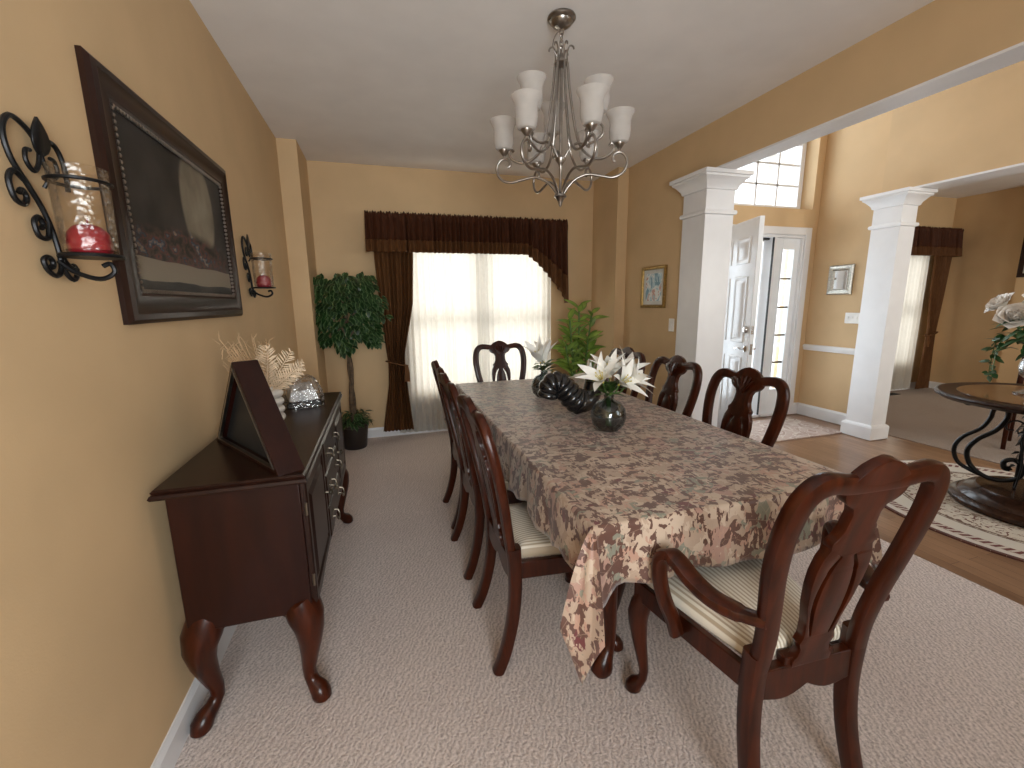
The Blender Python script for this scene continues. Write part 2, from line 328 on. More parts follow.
# ------------------------------------------------------------------ mesh helpers
class MB:
    def __init__(s): s.v = []; s.f = []; s.e = {}
    def add(s, vs, fs):
        o = len(s.v); s.v += [tuple(p) for p in vs]; s.f += [tuple(i+o for i in f) for f in fs]; return o
    def box(s, a, b):
        (x0, y0, z0), (x1, y1, z1) = a, b
        s.add([(x0, y0, z0), (x1, y0, z0), (x1, y1, z0), (x0, y1, z0), (x0, y0, z1), (x1, y0, z1), (x1, y1, z1), (x0, y1, z1)],
              [(3, 2, 1, 0), (4, 5, 6, 7), (0, 1, 5, 4), (1, 2, 6, 5), (2, 3, 7, 6), (3, 0, 4, 7)]); return s
    def rings(s, rs, cap=(True, True), loop=True):
        n = len(rs[0]); o = len(s.v)
        for r in rs: s.v += [tuple(p) for p in r]
        k = n if loop else n-1
        for i in range(len(rs)-1):
            for j in range(k):
                a = o+i*n+j; b = o+i*n+(j+1) % n; s.f.append((a, b, b+n, a+n))
        if cap[0]: s.f.append(tuple(o+j for j in reversed(range(n))))
        if cap[1]: s.f.append(tuple(o+(len(rs)-1)*n+j for j in range(n)))
        return s
    def lathe(s, prof, n=24, c=(0, 0, 0), cap=(True, True), axis='z'):
        rs = []
        for r, z in prof:
            ring = []
            for i in range(n):
                a = 2*PI*i/n; x, y = r*math.cos(a), r*math.sin(a)
                p = (x, y, z) if axis == 'z' else ((z, x, y) if axis == 'x' else (y, z, x))
                ring.append((c[0]+p[0], c[1]+p[1], c[2]+p[2]))
            rs.append(ring)
        return s.rings(rs, cap)
    def prism(s, poly, z0, z1, axis='z'):
        def P(a, b, z): return (a, b, z) if axis == 'z' else ((z, a, b) if axis == 'x' else (a, z, b))
        return s.rings([[P(a, b, z0) for a, b in poly], [P(a, b, z1) for a, b in poly]])
    def sweep(s, path, prof, up=None, cap=True, closed=False):
        """prof: list of 2-D cross sections (one, or one per path point): (n, b) offsets"""
        P = [Vector(p) for p in path]; n = len(P)
        single = not isinstance(prof[0][0], (list, tuple))
        nrm = None; rs = []
        for i in range(n):
            if closed: t = P[(i+1) % n]-P[i-1]
            else: t = P[min(i+1, n-1)]-P[max(i-1, 0)]
            if t.length < 1e-9: t = Vector((0, 0, 1))
            t.normalize()
            if up is not None: ref = Vector(up)
            elif nrm is None: ref = Vector((0, 0, 1)) if abs(t.z) < .9 else Vector((1, 0, 0))
            else: ref = nrm
            nn = ref-t*ref.dot(t)
            if nn.length < 1e-6: nn = t.orthogonal()
            nn.normalize(); nrm = nn; bb = t.cross(nn)
            pr = prof if single else prof[i]
            rs.append([P[i]+nn*a+bb*b for a, b in pr])
        if closed: rs.append(rs[0])
        return s.rings(rs, (cap and not closed, cap and not closed))
    def tube(s, path, r, n=8, up=None, closed=False):
        if isinstance(r, (int, float)): prof = circ(r, n)
        else: prof = [circ(k, n) for k in r]
        return s.sweep(path, prof, up, True, closed)
    def ball(s, c, r, n=12, m=8, sc=(1, 1, 1)):
        pr = [(max(r*math.sin(PI*i/m), 1e-4), -r*math.cos(PI*i/m)) for i in range(m+1)]
        o = len(s.v); s.lathe(pr, n)
        for i in range(o, len(s.v)): x, y, z = s.v[i]; s.v[i] = (c[0]+x*sc[0], c[1]+y*sc[1], c[2]+z*sc[2])
        return s
    def leaf(s, base, d, nup, ln, wd, droop=.25, fold=.15, pts=5, blunt=1.0):
        d = Vector(d).normalized(); nup = Vector(nup); side = d.cross(nup)
        if side.length < 1e-4: side = d.orthogonal()
        side.normalize(); nn = side.cross(d).normalized()
        o = len(s.v)
        for i in range(pts):
            t = i/(pts-1); wv = wd*.5*(math.sin(PI*min(1, (t*blunt)**.8))**.9 if 0 < t < 1 else .03)
            c = Vector(base)+d*ln*t-nn*droop*ln*t*t
            for k, sgn in enumerate((-1, 0, 1)):
                s.v.append(tuple(c+side*sgn*wv+nn*(fold*wv if sgn else 0)))
                s.e[len(s.v)-1] = 1.0 if sgn else 0.0
        for i in range(pts-1):
            a = o+i*3; s.f += [(a, a+1, a+4, a+3), (a+1, a+2, a+5, a+4)]
        return s
    def xf(s, M4):
        s.v = [tuple(M4 @ Vector(p)) for p in s.v]; return s
    def build(s, name, mat, parent=None, bevel=0, smooth=True, ang=40, loc=None, subsurf=0, solid=0, mats=None, fmat=None, weld=False):
        me = bpy.data.meshes.new(name); vs = s.v
        if loc is not None: vs = [(p[0]-loc[0], p[1]-loc[1], p[2]-loc[2]) for p in vs]
        me.from_pydata(vs, [], s.f)
        if weld or not s.e:
            bm = bmesh.new(); bm.from_mesh(me)
            if weld: bmesh.ops.remove_doubles(bm, verts=bm.verts, dist=1e-5)
            if not s.e: bmesh.ops.recalc_face_normals(bm, faces=bm.faces)
            bm.to_mesh(me); bm.free()
        if s.e:
            at = me.attributes.new('edge', 'FLOAT', 'POINT')
            for i, val in s.e.items(): at.data[i].value = val
        me.materials.append(mat)
        for m2 in (mats or []): me.materials.append(m2)
        if fmat:
            for p in me.polygons: p.material_index = fmat(p)
        if smooth:
            me.shade_smooth()
            if not subsurf and not s.e: me.set_sharp_from_angle(angle=math.radians(ang))
        o = bpy.data.objects.new(name, me); C.objects.link(o)
        if loc is not None: o.location = loc
        if parent is not None: o.parent = parent
        if solid: md = o.modifiers.new('s', 'SOLIDIFY'); md.thickness = solid; md.offset = 0
        if bevel: md = o.modifiers.new('b', 'BEVEL'); md.width = bevel; md.segments = 2; md.limit_method = 'ANGLE'; md.angle_limit = .7
        if subsurf: md = o.modifiers.new('u', 'SUBSURF'); md.levels = subsurf; md.render_levels = subsurf
        return o
def circ(r, n=8, ry=None): return [(r*math.cos(2*PI*i/n), (ry or r)*math.sin(2*PI*i/n)) for i in range(n)]
def rrect(a, b, k=.3):
    """rounded rectangle cross section, full widths a, b"""
    c = min(a, b)*k; out = []
    for sx, sy, a0 in ((1, 1, 0), (-1, 1, 90), (-1, -1, 180), (1, -1, 270)):
        for q in (0, 45, 90):
            t = math.radians(a0+q); out.append((sx*(a/2-c)+c*math.cos(t), sy*(b/2-c)+c*math.sin(t)))
    return out
def crv(pts, n=8):
    """Catmull-Rom through pts, n steps per span"""
    P = [Vector(p) for p in pts]; out = []
    for i in range(len(P)-1):
        a = P[max(i-1, 0)]; b = P[i]; c = P[i+1]; d = P[min(i+2, len(P)-1)]
        for k in range(n):
            t = k/n
            out.append(.5*((2*b)+(c-a)*t+(2*a-5*b+4*c-d)*t*t+(3*b-a-3*c+d)*t**3))
    out.append(P[-1]); return out
def lerp_table(tab, t):
    if t <= tab[0][0]: return tab[0][1]
    for (a, x), (b, y) in zip(tab, tab[1:]):
        if t <= b: return x+(y-x)*(t-a)/(b-a)
    return tab[-1][1]
def tag(o, label, cat, group=None, kind=None):
    o['label'] = label; o['category'] = cat
    if group: o['group'] = group
    if kind: o['kind'] = kind
    return o
def thing(name, label, cat, loc=(0, 0, 0), rz=0, group=None):
    o = bpy.data.objects.new(name, None); C.objects.link(o); o.location = loc; o.rotation_euler = (0, 0, rz); o.empty_display_size = .1
    return tag(o, label, cat, group)
def dup(root, loc, rz, label=None):
    r = root.copy(); C.objects.link(r); r.location = loc; r.rotation_euler = (0, 0, rz)
    if label: r['label'] = label
    for ch in list(root.children):
        c = ch.copy(); C.objects.link(c); c.parent = r
        for g in list(ch.children):
            d = g.copy(); C.objects.link(d); d.parent = c
    return r
def struct(name, mb, mat, label, cat, **kw):
    return tag(mb.build(name, mat, **kw), label, cat, kind='structure')

# ------------------------------------------------------------------ room shell
XL, YB, ZC = -.72, 4.73, 2.741       # left wall, back wall, ceiling of the dining room
YR = -1.2                            # wall behind the camera
XI, XO = 2.52, 2.68                  # wall and beam between dining room and foyer
YF, ZF = 4.03, 4.9                   # foyer front wall, foyer ceiling
XF, XF2 = 4.92, 4.98                 # wall between foyer and living room
XLR, YLB, ZL = 8.25, 4.6, 2.835       # living room
ZB = 2.40                            # beam underside

def wall_y(mb, x0, x1, z0, z1, y0, y1, holes):
    """wall slab in the XZ plane with rectangular holes (hx0,hx1,hz0,hz1)"""
    xs = sorted({x0, x1, *[h[0] for h in holes], *[h[1] for h in holes]}); zs = sorted({z0, z1, *[h[2] for h in holes], *[h[3] for h in holes]})
    for a, b in zip(xs, xs[1:]):
        z_start = None
        for c, d in zip(zs, zs[1:]):
            solid = not any(h[0]-1e-6 <= a and b <= h[1]+1e-6 and h[2]-1e-6 <= c and d <= h[3]+1e-6 for h in holes)
            if solid: mb.box((a, y0, c), (b, y1, d))
    return mb

struct('floor', MB().box((XL-.15, YR, -.1), (2.76, YB+.2, 0)), M['carpet'], 'beige pink ribbed carpet under the long dining table', 'carpet floor', smooth=False)
struct('floor_foyer', MB().box((2.76, YR, -.1), (XF2+.02, YF+.2, -.006)), M['hardwood'], 'reddish hardwood strip floor of the foyer', 'wood floor', smooth=False)
struct('floor_living', MB().box((XF2+.02, YR, -.1), (XLR+.3, YLB+.2, 0)), M['carpet2'], 'tan carpet of the living room beyond the white columns', 'carpet floor', smooth=False)
struct('wall_left', MB().box((XL-.15, YR, 0), (XL, YB+.2, ZC)), M['wall'], 'tan wall behind the sideboard and the large framed picture', 'wall', smooth=False)
struct('wall_back', wall_y(MB(), XL, XO, 0, ZC, YB, YB+.16, [(.28, 1.88, .42, 2.05)]), M['wall'], 'tan wall around the curtained dining room window', 'wall', smooth=False)
mb = MB().box((XI, 3.1, 0), (XO, YB+.16, ZF)); mb.box((XI, YR, ZB+.002), (XO, 3.1, ZF))
struct('wall_right', mb, M['wall'], 'tan wall and wide overhead beam on the foyer side of the dining room', 'wall', smooth=False)
struct('trim_1', MB().box((XI-.001, YR, ZB-.01), (XO+.001, 3.1, ZB+.002)), M['white'], 'white painted underside of the tan beam', 'trim', smooth=False)
struct('wall_rear', wall_y(MB(), XL, XLR, 0, ZF, YR-.15, YR, [(-.65, .85, .6, 2.3), (2.9, 4.5, 1.4, 4.4), (5.7, 7.5, .8, 2.2)]), M['wall'], 'tan wall with added windows behind the camera', 'wall', smooth=False)
struct('trim_2', MB().box((XL, 4.19, 0), (-.57, YB, ZC)), M['wall'], 'tan pilaster in the corner beside the leafy tree', 'pilaster', smooth=False)
struct('trim_3', MB().box((2.40, 4.19, 0), (XI, YB, ZC)), M['wall'], 'tan pilaster in the corner right of the dining window', 'pilaster', smooth=False)
struct('ceiling', MB().box((XL-.15, YR-.15, ZC), (XI, YB+.2, ZC+.1)), M['ceiling'], 'flat pale grey white ceiling over the dining table', 'ceiling', smooth=False)
struct('ceiling_foyer', MB().box((XI, YR-.15, ZF), (XF2, YF+.2, ZF+.1)), M['ceiling'], 'high white ceiling over the foyer', 'ceiling', smooth=False)
struct('ceiling_living', MB().box((XF2, YR-.15, ZL), (XLR+.3, YLB+.2, ZL+.1)), M['ceiling'], 'white ceiling of the living room beyond the columns', 'ceiling', smooth=False)
DX0, DX1, DZ = 3.06, 4.75, 2.13      # entry opening
TX0, TX1, TZ0, TZ1 = 2.90, 4.82, 2.41, 3.88
struct('wall_front', wall_y(MB(), XO, XF2, 0, ZF, YF, YF+.24, [(DX0, DX1, 0, DZ), (TX0, TX1, TZ0, TZ1)]), M['wall'], 'tan foyer wall around the entry door and high window', 'wall', smooth=False)
struct('wall_foyer_right', MB().box((XF, 3.22, 0), (XF2, YF, ZF)).box((4.69, YR, 2.39), (XF2, 3.22, ZF)), M['wall'], 'tan foyer wall with the silver framed mirror and white chair rail', 'wall', smooth=False)
struct('wall_porch', MB().box((XF2-.06, YF+.24, 0), (XF2, YLB+.2, ZF)).box((XO, YF+.24, 0), (XO+.04, YB+.2, ZF)), M['siding'], 'pale siding of the porch outside the entry door', 'wall', smooth=False)
struct('trim_4', MB().box((4.689, YR, 2.375), (XF2+.001, 3.22, 2.391)), M['white'], 'white painted underside of the far tan beam', 'trim', smooth=False)
struct('wall_living_back', wall_y(MB(), XF2, XLR+.3, 0, ZL, YLB, YLB+.16, [(6.75, 7.8, .4, 2.05)]), M['wall'], 'tan living room wall around the far curtained window', 'wall', smooth=False)
mb = MB().box((XLR, 3.72, 0), (XLR+.2, YLB, ZL)); mb.box((XLR-.16, YR, 0), (XLR+.2, 3.72, ZL))
struct('wall_living_right', mb, M['wall'], 'tan far wall of the living room beyond the round table', 'wall', smooth=False)

# baseboards
def baseb(name, a, b, inward, label, h=.105, t=.014):
    (x0, y0), (x1, y1) = a, b; m = MB(); ix, iy = inward
    d = Vector((x1-x0, y1-y0, 0)); n = Vector((ix, iy, 0))
    prof = [(0, 0), (t, 0), (t, h-.022), (t*.55, h-.008), (t*.4, h), (0, h)]
    r0 = [Vector((x0, y0, 0))+n*p+Vector((0, 0, q)) for p, q in prof]; r1 = [p+d for p in r0]
    m.rings([r0, r1]); return struct(name, m, M['white'], label, 'baseboard', ang=20)
baseb('baseboard_left', (XL, YR), (XL, 4.19), (1, 0), 'white baseboard along the left tan wall behind the sideboard')
baseb('baseboard_back', (-.57, YB), (2.40, YB), (0, -1), 'white baseboard under the dining room window')
baseb('baseboard_right', (XI, 3.26), (XI, 4.19), (-1, 0), 'white baseboard below the small gold framed print')
baseb('baseboard_foyer_right', (XF, 3.24), (XF, YF), (-1, 0), 'white baseboard below the chair rail in the foyer', .14)
baseb('baseboard_front', (4.83, YF), (XF, YF), (0, -1), 'short white baseboard between entry trim and foyer corner', .14)
baseb('baseboard_living', (XF2, YLB), (XLR, YLB), (0, -1), 'white baseboard on the living room window wall')
baseb('baseboard_living_right', (XLR, 3.72), (XLR, YLB), (-1, 0), 'white baseboard on the far living room wall')
m = MB(); r0 = [(XF-a, 3.24, z) for a, z in ((0, .80), (.012, .805), (.02, .83), (.026, .85), (.018, .865), (0, .87))]
m.rings([r0, [(x, YF, z) for x, _, z in r0]])
struct('trim_5', m, M['white'], 'white chair rail on the foyer wall below the mirror', 'chair rail', ang=20)

# square columns with stepped capitals
def square_stack(mb, c, hx, hy, prof):
    rs = []
    for o, z in prof: rs.append([(c[0]+sx*(hx+o), c[1]+sy*(hy+o), z) for sx, sy in ((-1, -1), (1, -1), (1, 1), (-1, 1))])
    return mb.rings(rs)
def column(c, hx, hy, top, label):
    m = MB()
    square_stack(m, c, hx, hy, [(.025, 0), (.025, .12), (.018, .135), (.004, .145), (0, .15), (0, top-.315), (.016, top-.31), (.02, top-.295), (.016, top-.28), (0, top-.275),
                                (0, top-.13), (.012, top-.125), (.02, top-.10), (.05, top-.06), (.07, top-.045), (.072, top-.03), (.086, top-.028), (.086, top)])
    return struct('column', m, M['white'], label, 'column', ang=25)
column((2.625, 3.13), .135, .135, 2.388, 'white square column standing before the open entry door')
column((4.745, 3.115), .10, .125, 2.373, 'white square column between foyer and living room')

# windows: frame, mullions, pane
def window(name, x0, x1, z0, z1, y, nx, nz, label, fr=.05, mu=.018, depth=.06, double=True):
    root = bpy.data.objects.new(name, None); C.objects.link(root); tag(root, label, 'window', kind='structure')
    m = MB(); m.box((x0, y, z0), (x0+fr, y+depth, z1)); m.box((x1-fr, y, z0), (x1, y+depth, z1)); m.box((x0+fr, y, z0), (x1-fr, y+depth, z0+fr)); m.box((x0+fr, y, z1-fr), (x1-fr, y+depth, z1))
    if double: m.box((x0+fr, y, (z0+z1)/2-.03), (x1-fr, y+depth, (z0+z1)/2+.03))
    m.build('window_frame', M['white'], root, bevel=.004)
    g = MB()
    for i in range(1, nx): x = x0+fr+(x1-x0-2*fr)*i/nx; g.box((x-mu/2, y+.015, z0+fr), (x+mu/2, y+.045, z1-fr))
    for k in range(1, nz): z = z0+fr+(z1-z0-2*fr)*k/nz; g.box((x0+fr, y+.015, z-mu/2), (x1-fr, y+.045, z+mu/2))
    if nx > 1 or nz > 1: g.build('muntin', M['white'], root)
    MB().box((x0+fr, y+.028, z0+fr), (x1-fr, y+.032, z1-fr)).build('window_pane', M['glass'], root, smooth=False)
    return root
window('window_1', .28, 1.08, .42, 2.05, YB+.06, 1, 1, 'left sash of the dining room window behind the sheer curtain')
window('window_2', 1.08, 1.88, .42, 2.05, YB+.06, 1, 1, 'right sash of the dining room window behind the sheer curtain')
window('window_3', TX0, TX1, TZ0, TZ1, YF+.16, 6, 6, 'high gridded window above the entry door', fr=.06, mu=.022, double=False)
window('window_4', 6.75, 7.8, .4, 2.05, YLB+.06, 1, 1, 'living room window behind sheer curtain beyond far column')
window('added_window_5', -.65, .85, .6, 2.3, YR-.1, 2, 1, 'added wide window behind the camera letting in fill light', double=False)  # made-up opening for the dining room fill lamp
window('added_window_6', 2.9, 4.5, 1.4, 4.4, YR-.1, 2, 4, 'added tall foyer window behind the camera letting in fill light', double=False)  # invented so the foyer fill has a way in
window('added_window_7', 5.7, 7.5, .8, 2.2, YR-.1, 2, 1, 'added living room window behind the camera letting in fill light', double=False)  # also invented, lets the living room fill through

# entry: casing, sidelights, storm door, leaf
root = bpy.data.objects.new('trim_6', None); C.objects.link(root); tag(root, 'white casing and jambs around the open entry doorway', 'door casing', kind='structure')
m = MB(); m.box((DX0-.08, YF-.018, 0), (DX0+.005, YF, DZ+.08)); m.box((DX1-.005, YF-.018, 0), (DX1+.08, YF, DZ+.08)); m.box((DX0+.005, YF-.018, DZ-.005), (DX1-.005, YF, DZ+.08))
m.build('casing', M['white'], root, bevel=.006)
m = MB(); m.box((DX0, YF, 0), (DX0+.03, YF+.16, DZ)); m.box((DX1-.03, YF, 0), (DX1, YF+.16, DZ)); m.box((DX0+.03, YF, DZ-.035), (DX1-.03, YF+.16, DZ))
m.box((3.47, YF, 0), (3.52, YF+.16, DZ-.035)); m.box((4.315, YF, 0), (4.345, YF+.16, DZ-.035)); m.box((DX0+.03, YF, 0), (DX1-.03, YF+.2, .03))
m.build('jamb', M['white'], root, bevel=.003)
def sidelight(name, x0, x1, label):
    r = bpy.data.objects.new(name, None); C.objects.link(r); tag(r, label, 'sidelight window', kind='structure')
    gx0, gx1, gz0, gz1 = x0+.125, x1-.085, .33, 1.97
    m = MB(); y0, y1 = YF+.03, YF+.075
    m.box((x0, y0, .03), (gx0, y1, DZ-.035)); m.box((gx1, y0, .03), (x1, y1, DZ-.035)); m.box((gx0, y0, .03), (gx1, y1, gz0)); m.box((gx0, y0, gz1), (gx1, y1, DZ-.035))
    for a, b, c, d in ((gx0-.015, gx0, gz0-.015, gz1+.015), (gx1, gx1+.015, gz0-.015, gz1+.015), (gx0, gx1, gz0-.015, gz0), (gx0, gx1, gz1, gz1+.015)):
        m.box((a, y0-.01, c), (b, y0, d))
    m.build('sidelight_panel', M['doorwhite'], r, bevel=.003)
    g = MB()
    for k in range(1, 5): z = gz0+(gz1-gz0)*k/5; g.box((gx0, y0+.005, z-.01), (gx1, y1-.005, z+.01))
    g.build('muntin', M['brass'], r)
    MB().box((gx0, y0+.02, gz0), (gx1, y0+.024, gz1)).build('window_pane', M['glass'], r, smooth=False)
sidelight('window_8', 4.345, DX1-.03, 'narrow gridded sidelight right of the open entry door')
sidelight('window_9', DX0+.03, 3.47, 'narrow gridded sidelight hidden behind the open entry door')
# storm door in the outer frame
r = bpy.data.objects.new('door_2', None); C.objects.link(r); tag(r, 'white framed glass storm door closed behind the open entry door', 'storm door', kind='structure')
y0, y1 = YF+.165, YF+.20
m = MB(); m.box((3.52, y0, .03), (3.62, y1, 2.07)); m.box((4.17, y0, .03), (4.30, y1, 2.07)); m.box((3.62, y0, .03), (4.17, y1, .26)); m.box((3.62, y0, 1.97), (4.17, y1, 2.07)); m.box((3.62, y0, 1.0), (4.17, y1, 1.05))
m.build('storm_frame', M['doorwhite'], r, bevel=.004)
MB().box((3.62, y0+.015, .26), (4.17, y0+.02, 1.97)).build('window_pane', M['glass'], r, smooth=False)
m = MB(); m.box((4.306, YF+.002, .03), (4.3165, YF+.022, 2.095)); m.box((3.52, YF+.06, 2.072), (4.302, y1, 2.095)); m.build('weather_strip', M['rubber'], r)
m = MB(); m.tube(crv([(4.21, y0, 1.02), (4.21, y0-.035, 1.02), (4.19, y0-.04, 1.02), (4.12, y0-.04, 1.02)], 4), .008); m.build('door_handle', M['chrome'], r)
# open leaf, local: hinge at origin, leaf along +x, faces at y=0 and y=.044
hinge = Vector((3.525, YF-.01, 0)); free = Vector((3.262, 3.225, 0)); dv = free-hinge
LW = dv.length; rz = math.atan2(dv.y, dv.x)
r = bpy.data.objects.new('door_1', None); C.objects.link(r); r.location = hinge; r.rotation_euler = (0, 0, rz)
tag(r, 'white six panel entry door standing open behind the column', 'entry door', kind='structure')
m = MB(); m.box((0, 0, .03), (LW, .044, 2.135))
m.build('door_leaf', M['doorwhite'], r, bevel=.003)
for side in (0, 1):
    m = MB()
    for px0, px1 in ((.12, LW/2-.05), (LW/2+.05, LW-.12)):
        for pz0, pz1 in ((.25, .86), (1.0, 1.62), (1.74, 1.98)):
            y = 0 if side == 0 else .044; s = -1 if side == 0 else 1
            def q(i, h): return [(px0+i, y+s*h, pz0+i), (px1-i, y+s*h, pz0+i), (px1-i, y+s*h, pz1-i), (px0+i, y+s*h, pz1-i)]
            m.rings([q(0, 0), q(.004, .008), q(.018, .008), q(.028, .002), q(.045, .002), q(.06, .009)], (False, True))
    m.build('door_panel', M['doorwhite'], r)
for s, y in ((-1, 0), (1, .044)):
    m = MB(); xh = LW-.07
    m.lathe([(.031, 0), (.031, .006), (.022, .012), (.010, .014), (.010, .045)] if s > 0 else [(.031, 0), (.031, -.006), (.022, -.012), (.010, -.014), (.010, -.045)], 16, (xh, y, .95), axis='y')
    m.tube(crv([(xh+.005, y+s*.045, .95), (xh-.03, y+s*.05, .955), (xh-.09, y+s*.05, .945), (xh-.115, y+s*.045, .95)], 5), [.010]*11+[.008]*5)
    m.build('door_handle', M['chrome'], r)
    m = MB(); m.lathe([(.033, 0), (.033, s*.010), (.026, s*.022), (.012, s*.024)], 18, (xh, y, 1.13), axis='y')
    m.build('deadbolt', M['chrome'], r)
m = MB(); m.box((LW-.001, .010, 1.09), (LW+.002, .034, 1.17)); m.box((LW-.001, .010, .90), (LW+.002, .034, 1.00)); m.box((LW, .015, 1.12), (LW+.012, .028, 1.14)); m.build('latch_plate', M['chrome'], r)
# rear entry floor mat
m = MB(); m.box((3.55, 3.24, -.006), (4.66, 3.90, .008))
tag(m.build('entry_rug', M['entryrug'], bevel=.004, loc=(4.1, 3.57, 0)), 'pale floral rug on the hardwood before the entry door', 'rug')
# floor vent
m = MB(); m.box((6.95, 4.36, 0), (7.30, 4.46, .006))
for k in range(14): m.box((6.97+k*.023, 4.37, .006), (6.98+k*.023, 4.45, .009))
tag(m.build('floor_vent', M['rubber'], bevel=.002), 'small dark floor vent in living room carpet under the window', 'vent')

# switch plates
def switchplate(c, axis, n, label):
    t = thing('light_switch', label, 'switch', c)
    w_ = .045*n+.028; m = MB()
    if axis == 'x-': m.box((-.006, -w_/2, -.058), (0, w_/2, .058))
    m.build('switch_plate', M['switch'], t, bevel=.003)
    for k in range(n):
        y = (k-(n-1)/2)*.045; MB().box((-.013, y-.005, -.006), (-.005, y+.005, .014)).build('switch_toggle', M['switch'], t, bevel=.001)
switchplate((XI, 3.375, 1.19), 'x-', 1, 'single white light switch below the gold framed print')
switchplate((XF, 3.50, 1.195), 'x-', 3, 'triple white light switch between mirror and chair rail')

# ------------------------------------------------------------------ window dressing
def pleats(x0, x1, n, amp, seed, y, jitter=.4):
    rnd = random.Random(seed); out = []; ph = 0
    steps = n*8
    fr = [1+jitter*(rnd.random()-.5) for _ in range(n+1)]; tot = sum(fr[:n]); acc = 0; xs = []
    for k in range(n):
        a = amp*(.6+.7*rnd.random())
        for j in range(8):
            t = (acc+fr[k]*j/8)/tot
            out.append((x0+(x1-x0)*t, y+a*math.sin(2*PI*j/8)))
        acc += fr[k]
    out.append((x1, y)); return out
def curtain_sheet(x0, x1, z0, z1, n, amp, seed, y, shape=None, rows=14, hem=None):
    """pleated sheet; shape(t)->(x scale about x0 side, shift) by height fraction"""
    m = MB(); pl = pleats(x0, x1, n, amp, seed, y); rs = []
    for i in range(rows+1):
        t = i/rows; row = []
        for (x, yy) in pl:
            u = (x-x0)/(x1-x0); z = z1+(z0-z1)*t
            xx = x; k = 1
            if shape: xx, k = shape(u, t)
            if hem: z = z1+(hem(u)-z1)*t
            row.append((xx, y+(yy-y)*k*(.55+.45*t if not shape else 1), z))
        rs.append(row)
    return m.rings(rs, (False, False), loop=False)
sheer = curtain_sheet(.12, 1.87, .03, 2.06, 26, .014, 3, YB-.04)
tag(sheer.build('sheer_curtain', M['sheer']), 'cream sheer curtain glowing across the dining room window', 'curtain')
def drape_shape(x0, x1, xt0, xt1, xb0, xb1, tt):
    def f(u, t):
        # t 0 top .. 1 bottom, tie at tt
        tab0 = [(0, x0), (tt*.5, x0+(xt0-x0)*.35), (tt, xt0), (tt+.12, xt0-.01), (1, xb0)]; tab1 = [(0, x1), (tt*.5, x1-(x1-xt1)*.25), (tt-.05, xt1), (tt, xt1), (tt+.12, xt1+.01), (1, xb1)]
        a = lerp_table(tab0, t); b = lerp_table(tab1, t)
        return a+(b-a)*u, 1.0
    return f
def drapery(loc, label, pars, z0, z1, seed, n=9, mirror=False):
    t = thing('drapery_panel', label, 'curtain', loc)
    f = drape_shape(*pars); tt = pars[-1]
    def g(u, k):
        x, s = f(u, k); return (-x if mirror else x), s
    curtain_sheet(0, 1, z0, z1, n, .022, seed, 0, g, rows=26).build('drape_fabric', M['drape'], t)
    zt = z1+(z0-z1)*tt; a, b = pars[2]-.006, pars[3]+.006
    P = [(-1 if mirror else 1)*v for v in (a, b)]
    cx, w_ = (P[0]+P[1])/2, abs(P[1]-P[0])/2
    m = MB(); ring = [(cx+w_*math.cos(q), .034*math.sin(q), zt+.035*math.cos(q)*(1 if not mirror else -1)*-.8) for q in [2*PI*i/28 for i in range(28)]]
    m.sweep(ring, rrect(.012, .045), up=(0, 0, 1), closed=True); m.build('tie_back', M['drape'], t)
    # knot tails
    m = MB(); sx = P[1]
    m.sweep([(sx, -.03, zt-.02), (sx+.005, -.038, zt-.10), (sx+.0, -.036, zt-.19)], [rrect(.012, .035), rrect(.012, .05), rrect(.012, .06)], up=(0, 1, 0)); m.build('tie_tail', M['drape'], t)
drapery((0, YB-.12, 0), 'brown drape panel tied back at the left of the dining window', (-.03, .36, .045, .215, -.05, .265, .625), .085, 2.0, 11)
def valance(loc, x0, x1, z1, zb, label, seed, tail=None, n=20):
    t = thing('valance', label, 'valance', loc)
    def hem(u):
        z = zb
        if tail and u > tail[0]: k = (u-tail[0])/(1-tail[0]); z = zb+(tail[1]-zb)*k**1.35
        return z
    pl = pleats(x0, x1, n*2, .020, seed, 0, .8); rs = []; rb = []
    prof = [(0, .0), (.03, .35), (.055, .5), (.085, .15), (.10, .5)]
    def sheet(a, b, rows, mat, name, yo):
        m = MB(); R_ = []
        for i in range(rows+1):
            q = a+(b-a)*i/rows; row = []
            for j, (x, yy) in enumerate(pl):
                u = (x-x0)/(x1-x0); zt = z1+.010*math.sin(j*1.9)+.006*math.sin(j*.7); zbm = hem(u)
                z = zt+(zbm-zt)*q
                k = .5 if q < .12 else .8+.5*q
                flare = -.02*q
                edge = min(u, 1-u)*(x1-x0)
                row.append((x+(.012*(1 if u > .5 else -1)*q if edge < .02 else 0), yy*k+flare+yo-.012*math.exp(-((q-.06)/.05)**2), z))
            R_.append(row)
        # side returns to the wall
        for row in R_:
            row.insert(0, (row[0][0], .10, row[0][2])); row.append((row[-1][0], .10, row[-1][2]))
        m.rings(R_, (False, False), loop=False); m.build(name, mat, t, solid=.003)
    sheet(0, .69, 12, M['valance'], 'valance_body', 0); sheet(.685, 1.0, 5, M['valance_band'], 'valance_band', -.003)
valance((0, YB-.19, 0), -.085, 2.0, 2.275, 1.905, 'gathered dark brown valance with drooping right tail over dining window', 5, (.765, 1.40))
# living room window dressing
sheer2 = curtain_sheet(6.65, 7.78, .03, 2.06, 14, .018, 13, YLB-.05)
tag(sheer2.build('sheer_curtain', M['sheer']), 'cream sheer curtain on the far living room window', 'curtain')
drapery((8.08, YLB-.13, 0), 'brown drape panel tied back at the far living room window', (-.04, .34, .06, .24, 0, .30, .58), .03, 2.02, 23, 9, True)
valance((0, YLB-.2, 0), 6.6, 8.12, 2.37, 1.985, 'gathered dark brown valance over the far living room window', 15, None, 14)

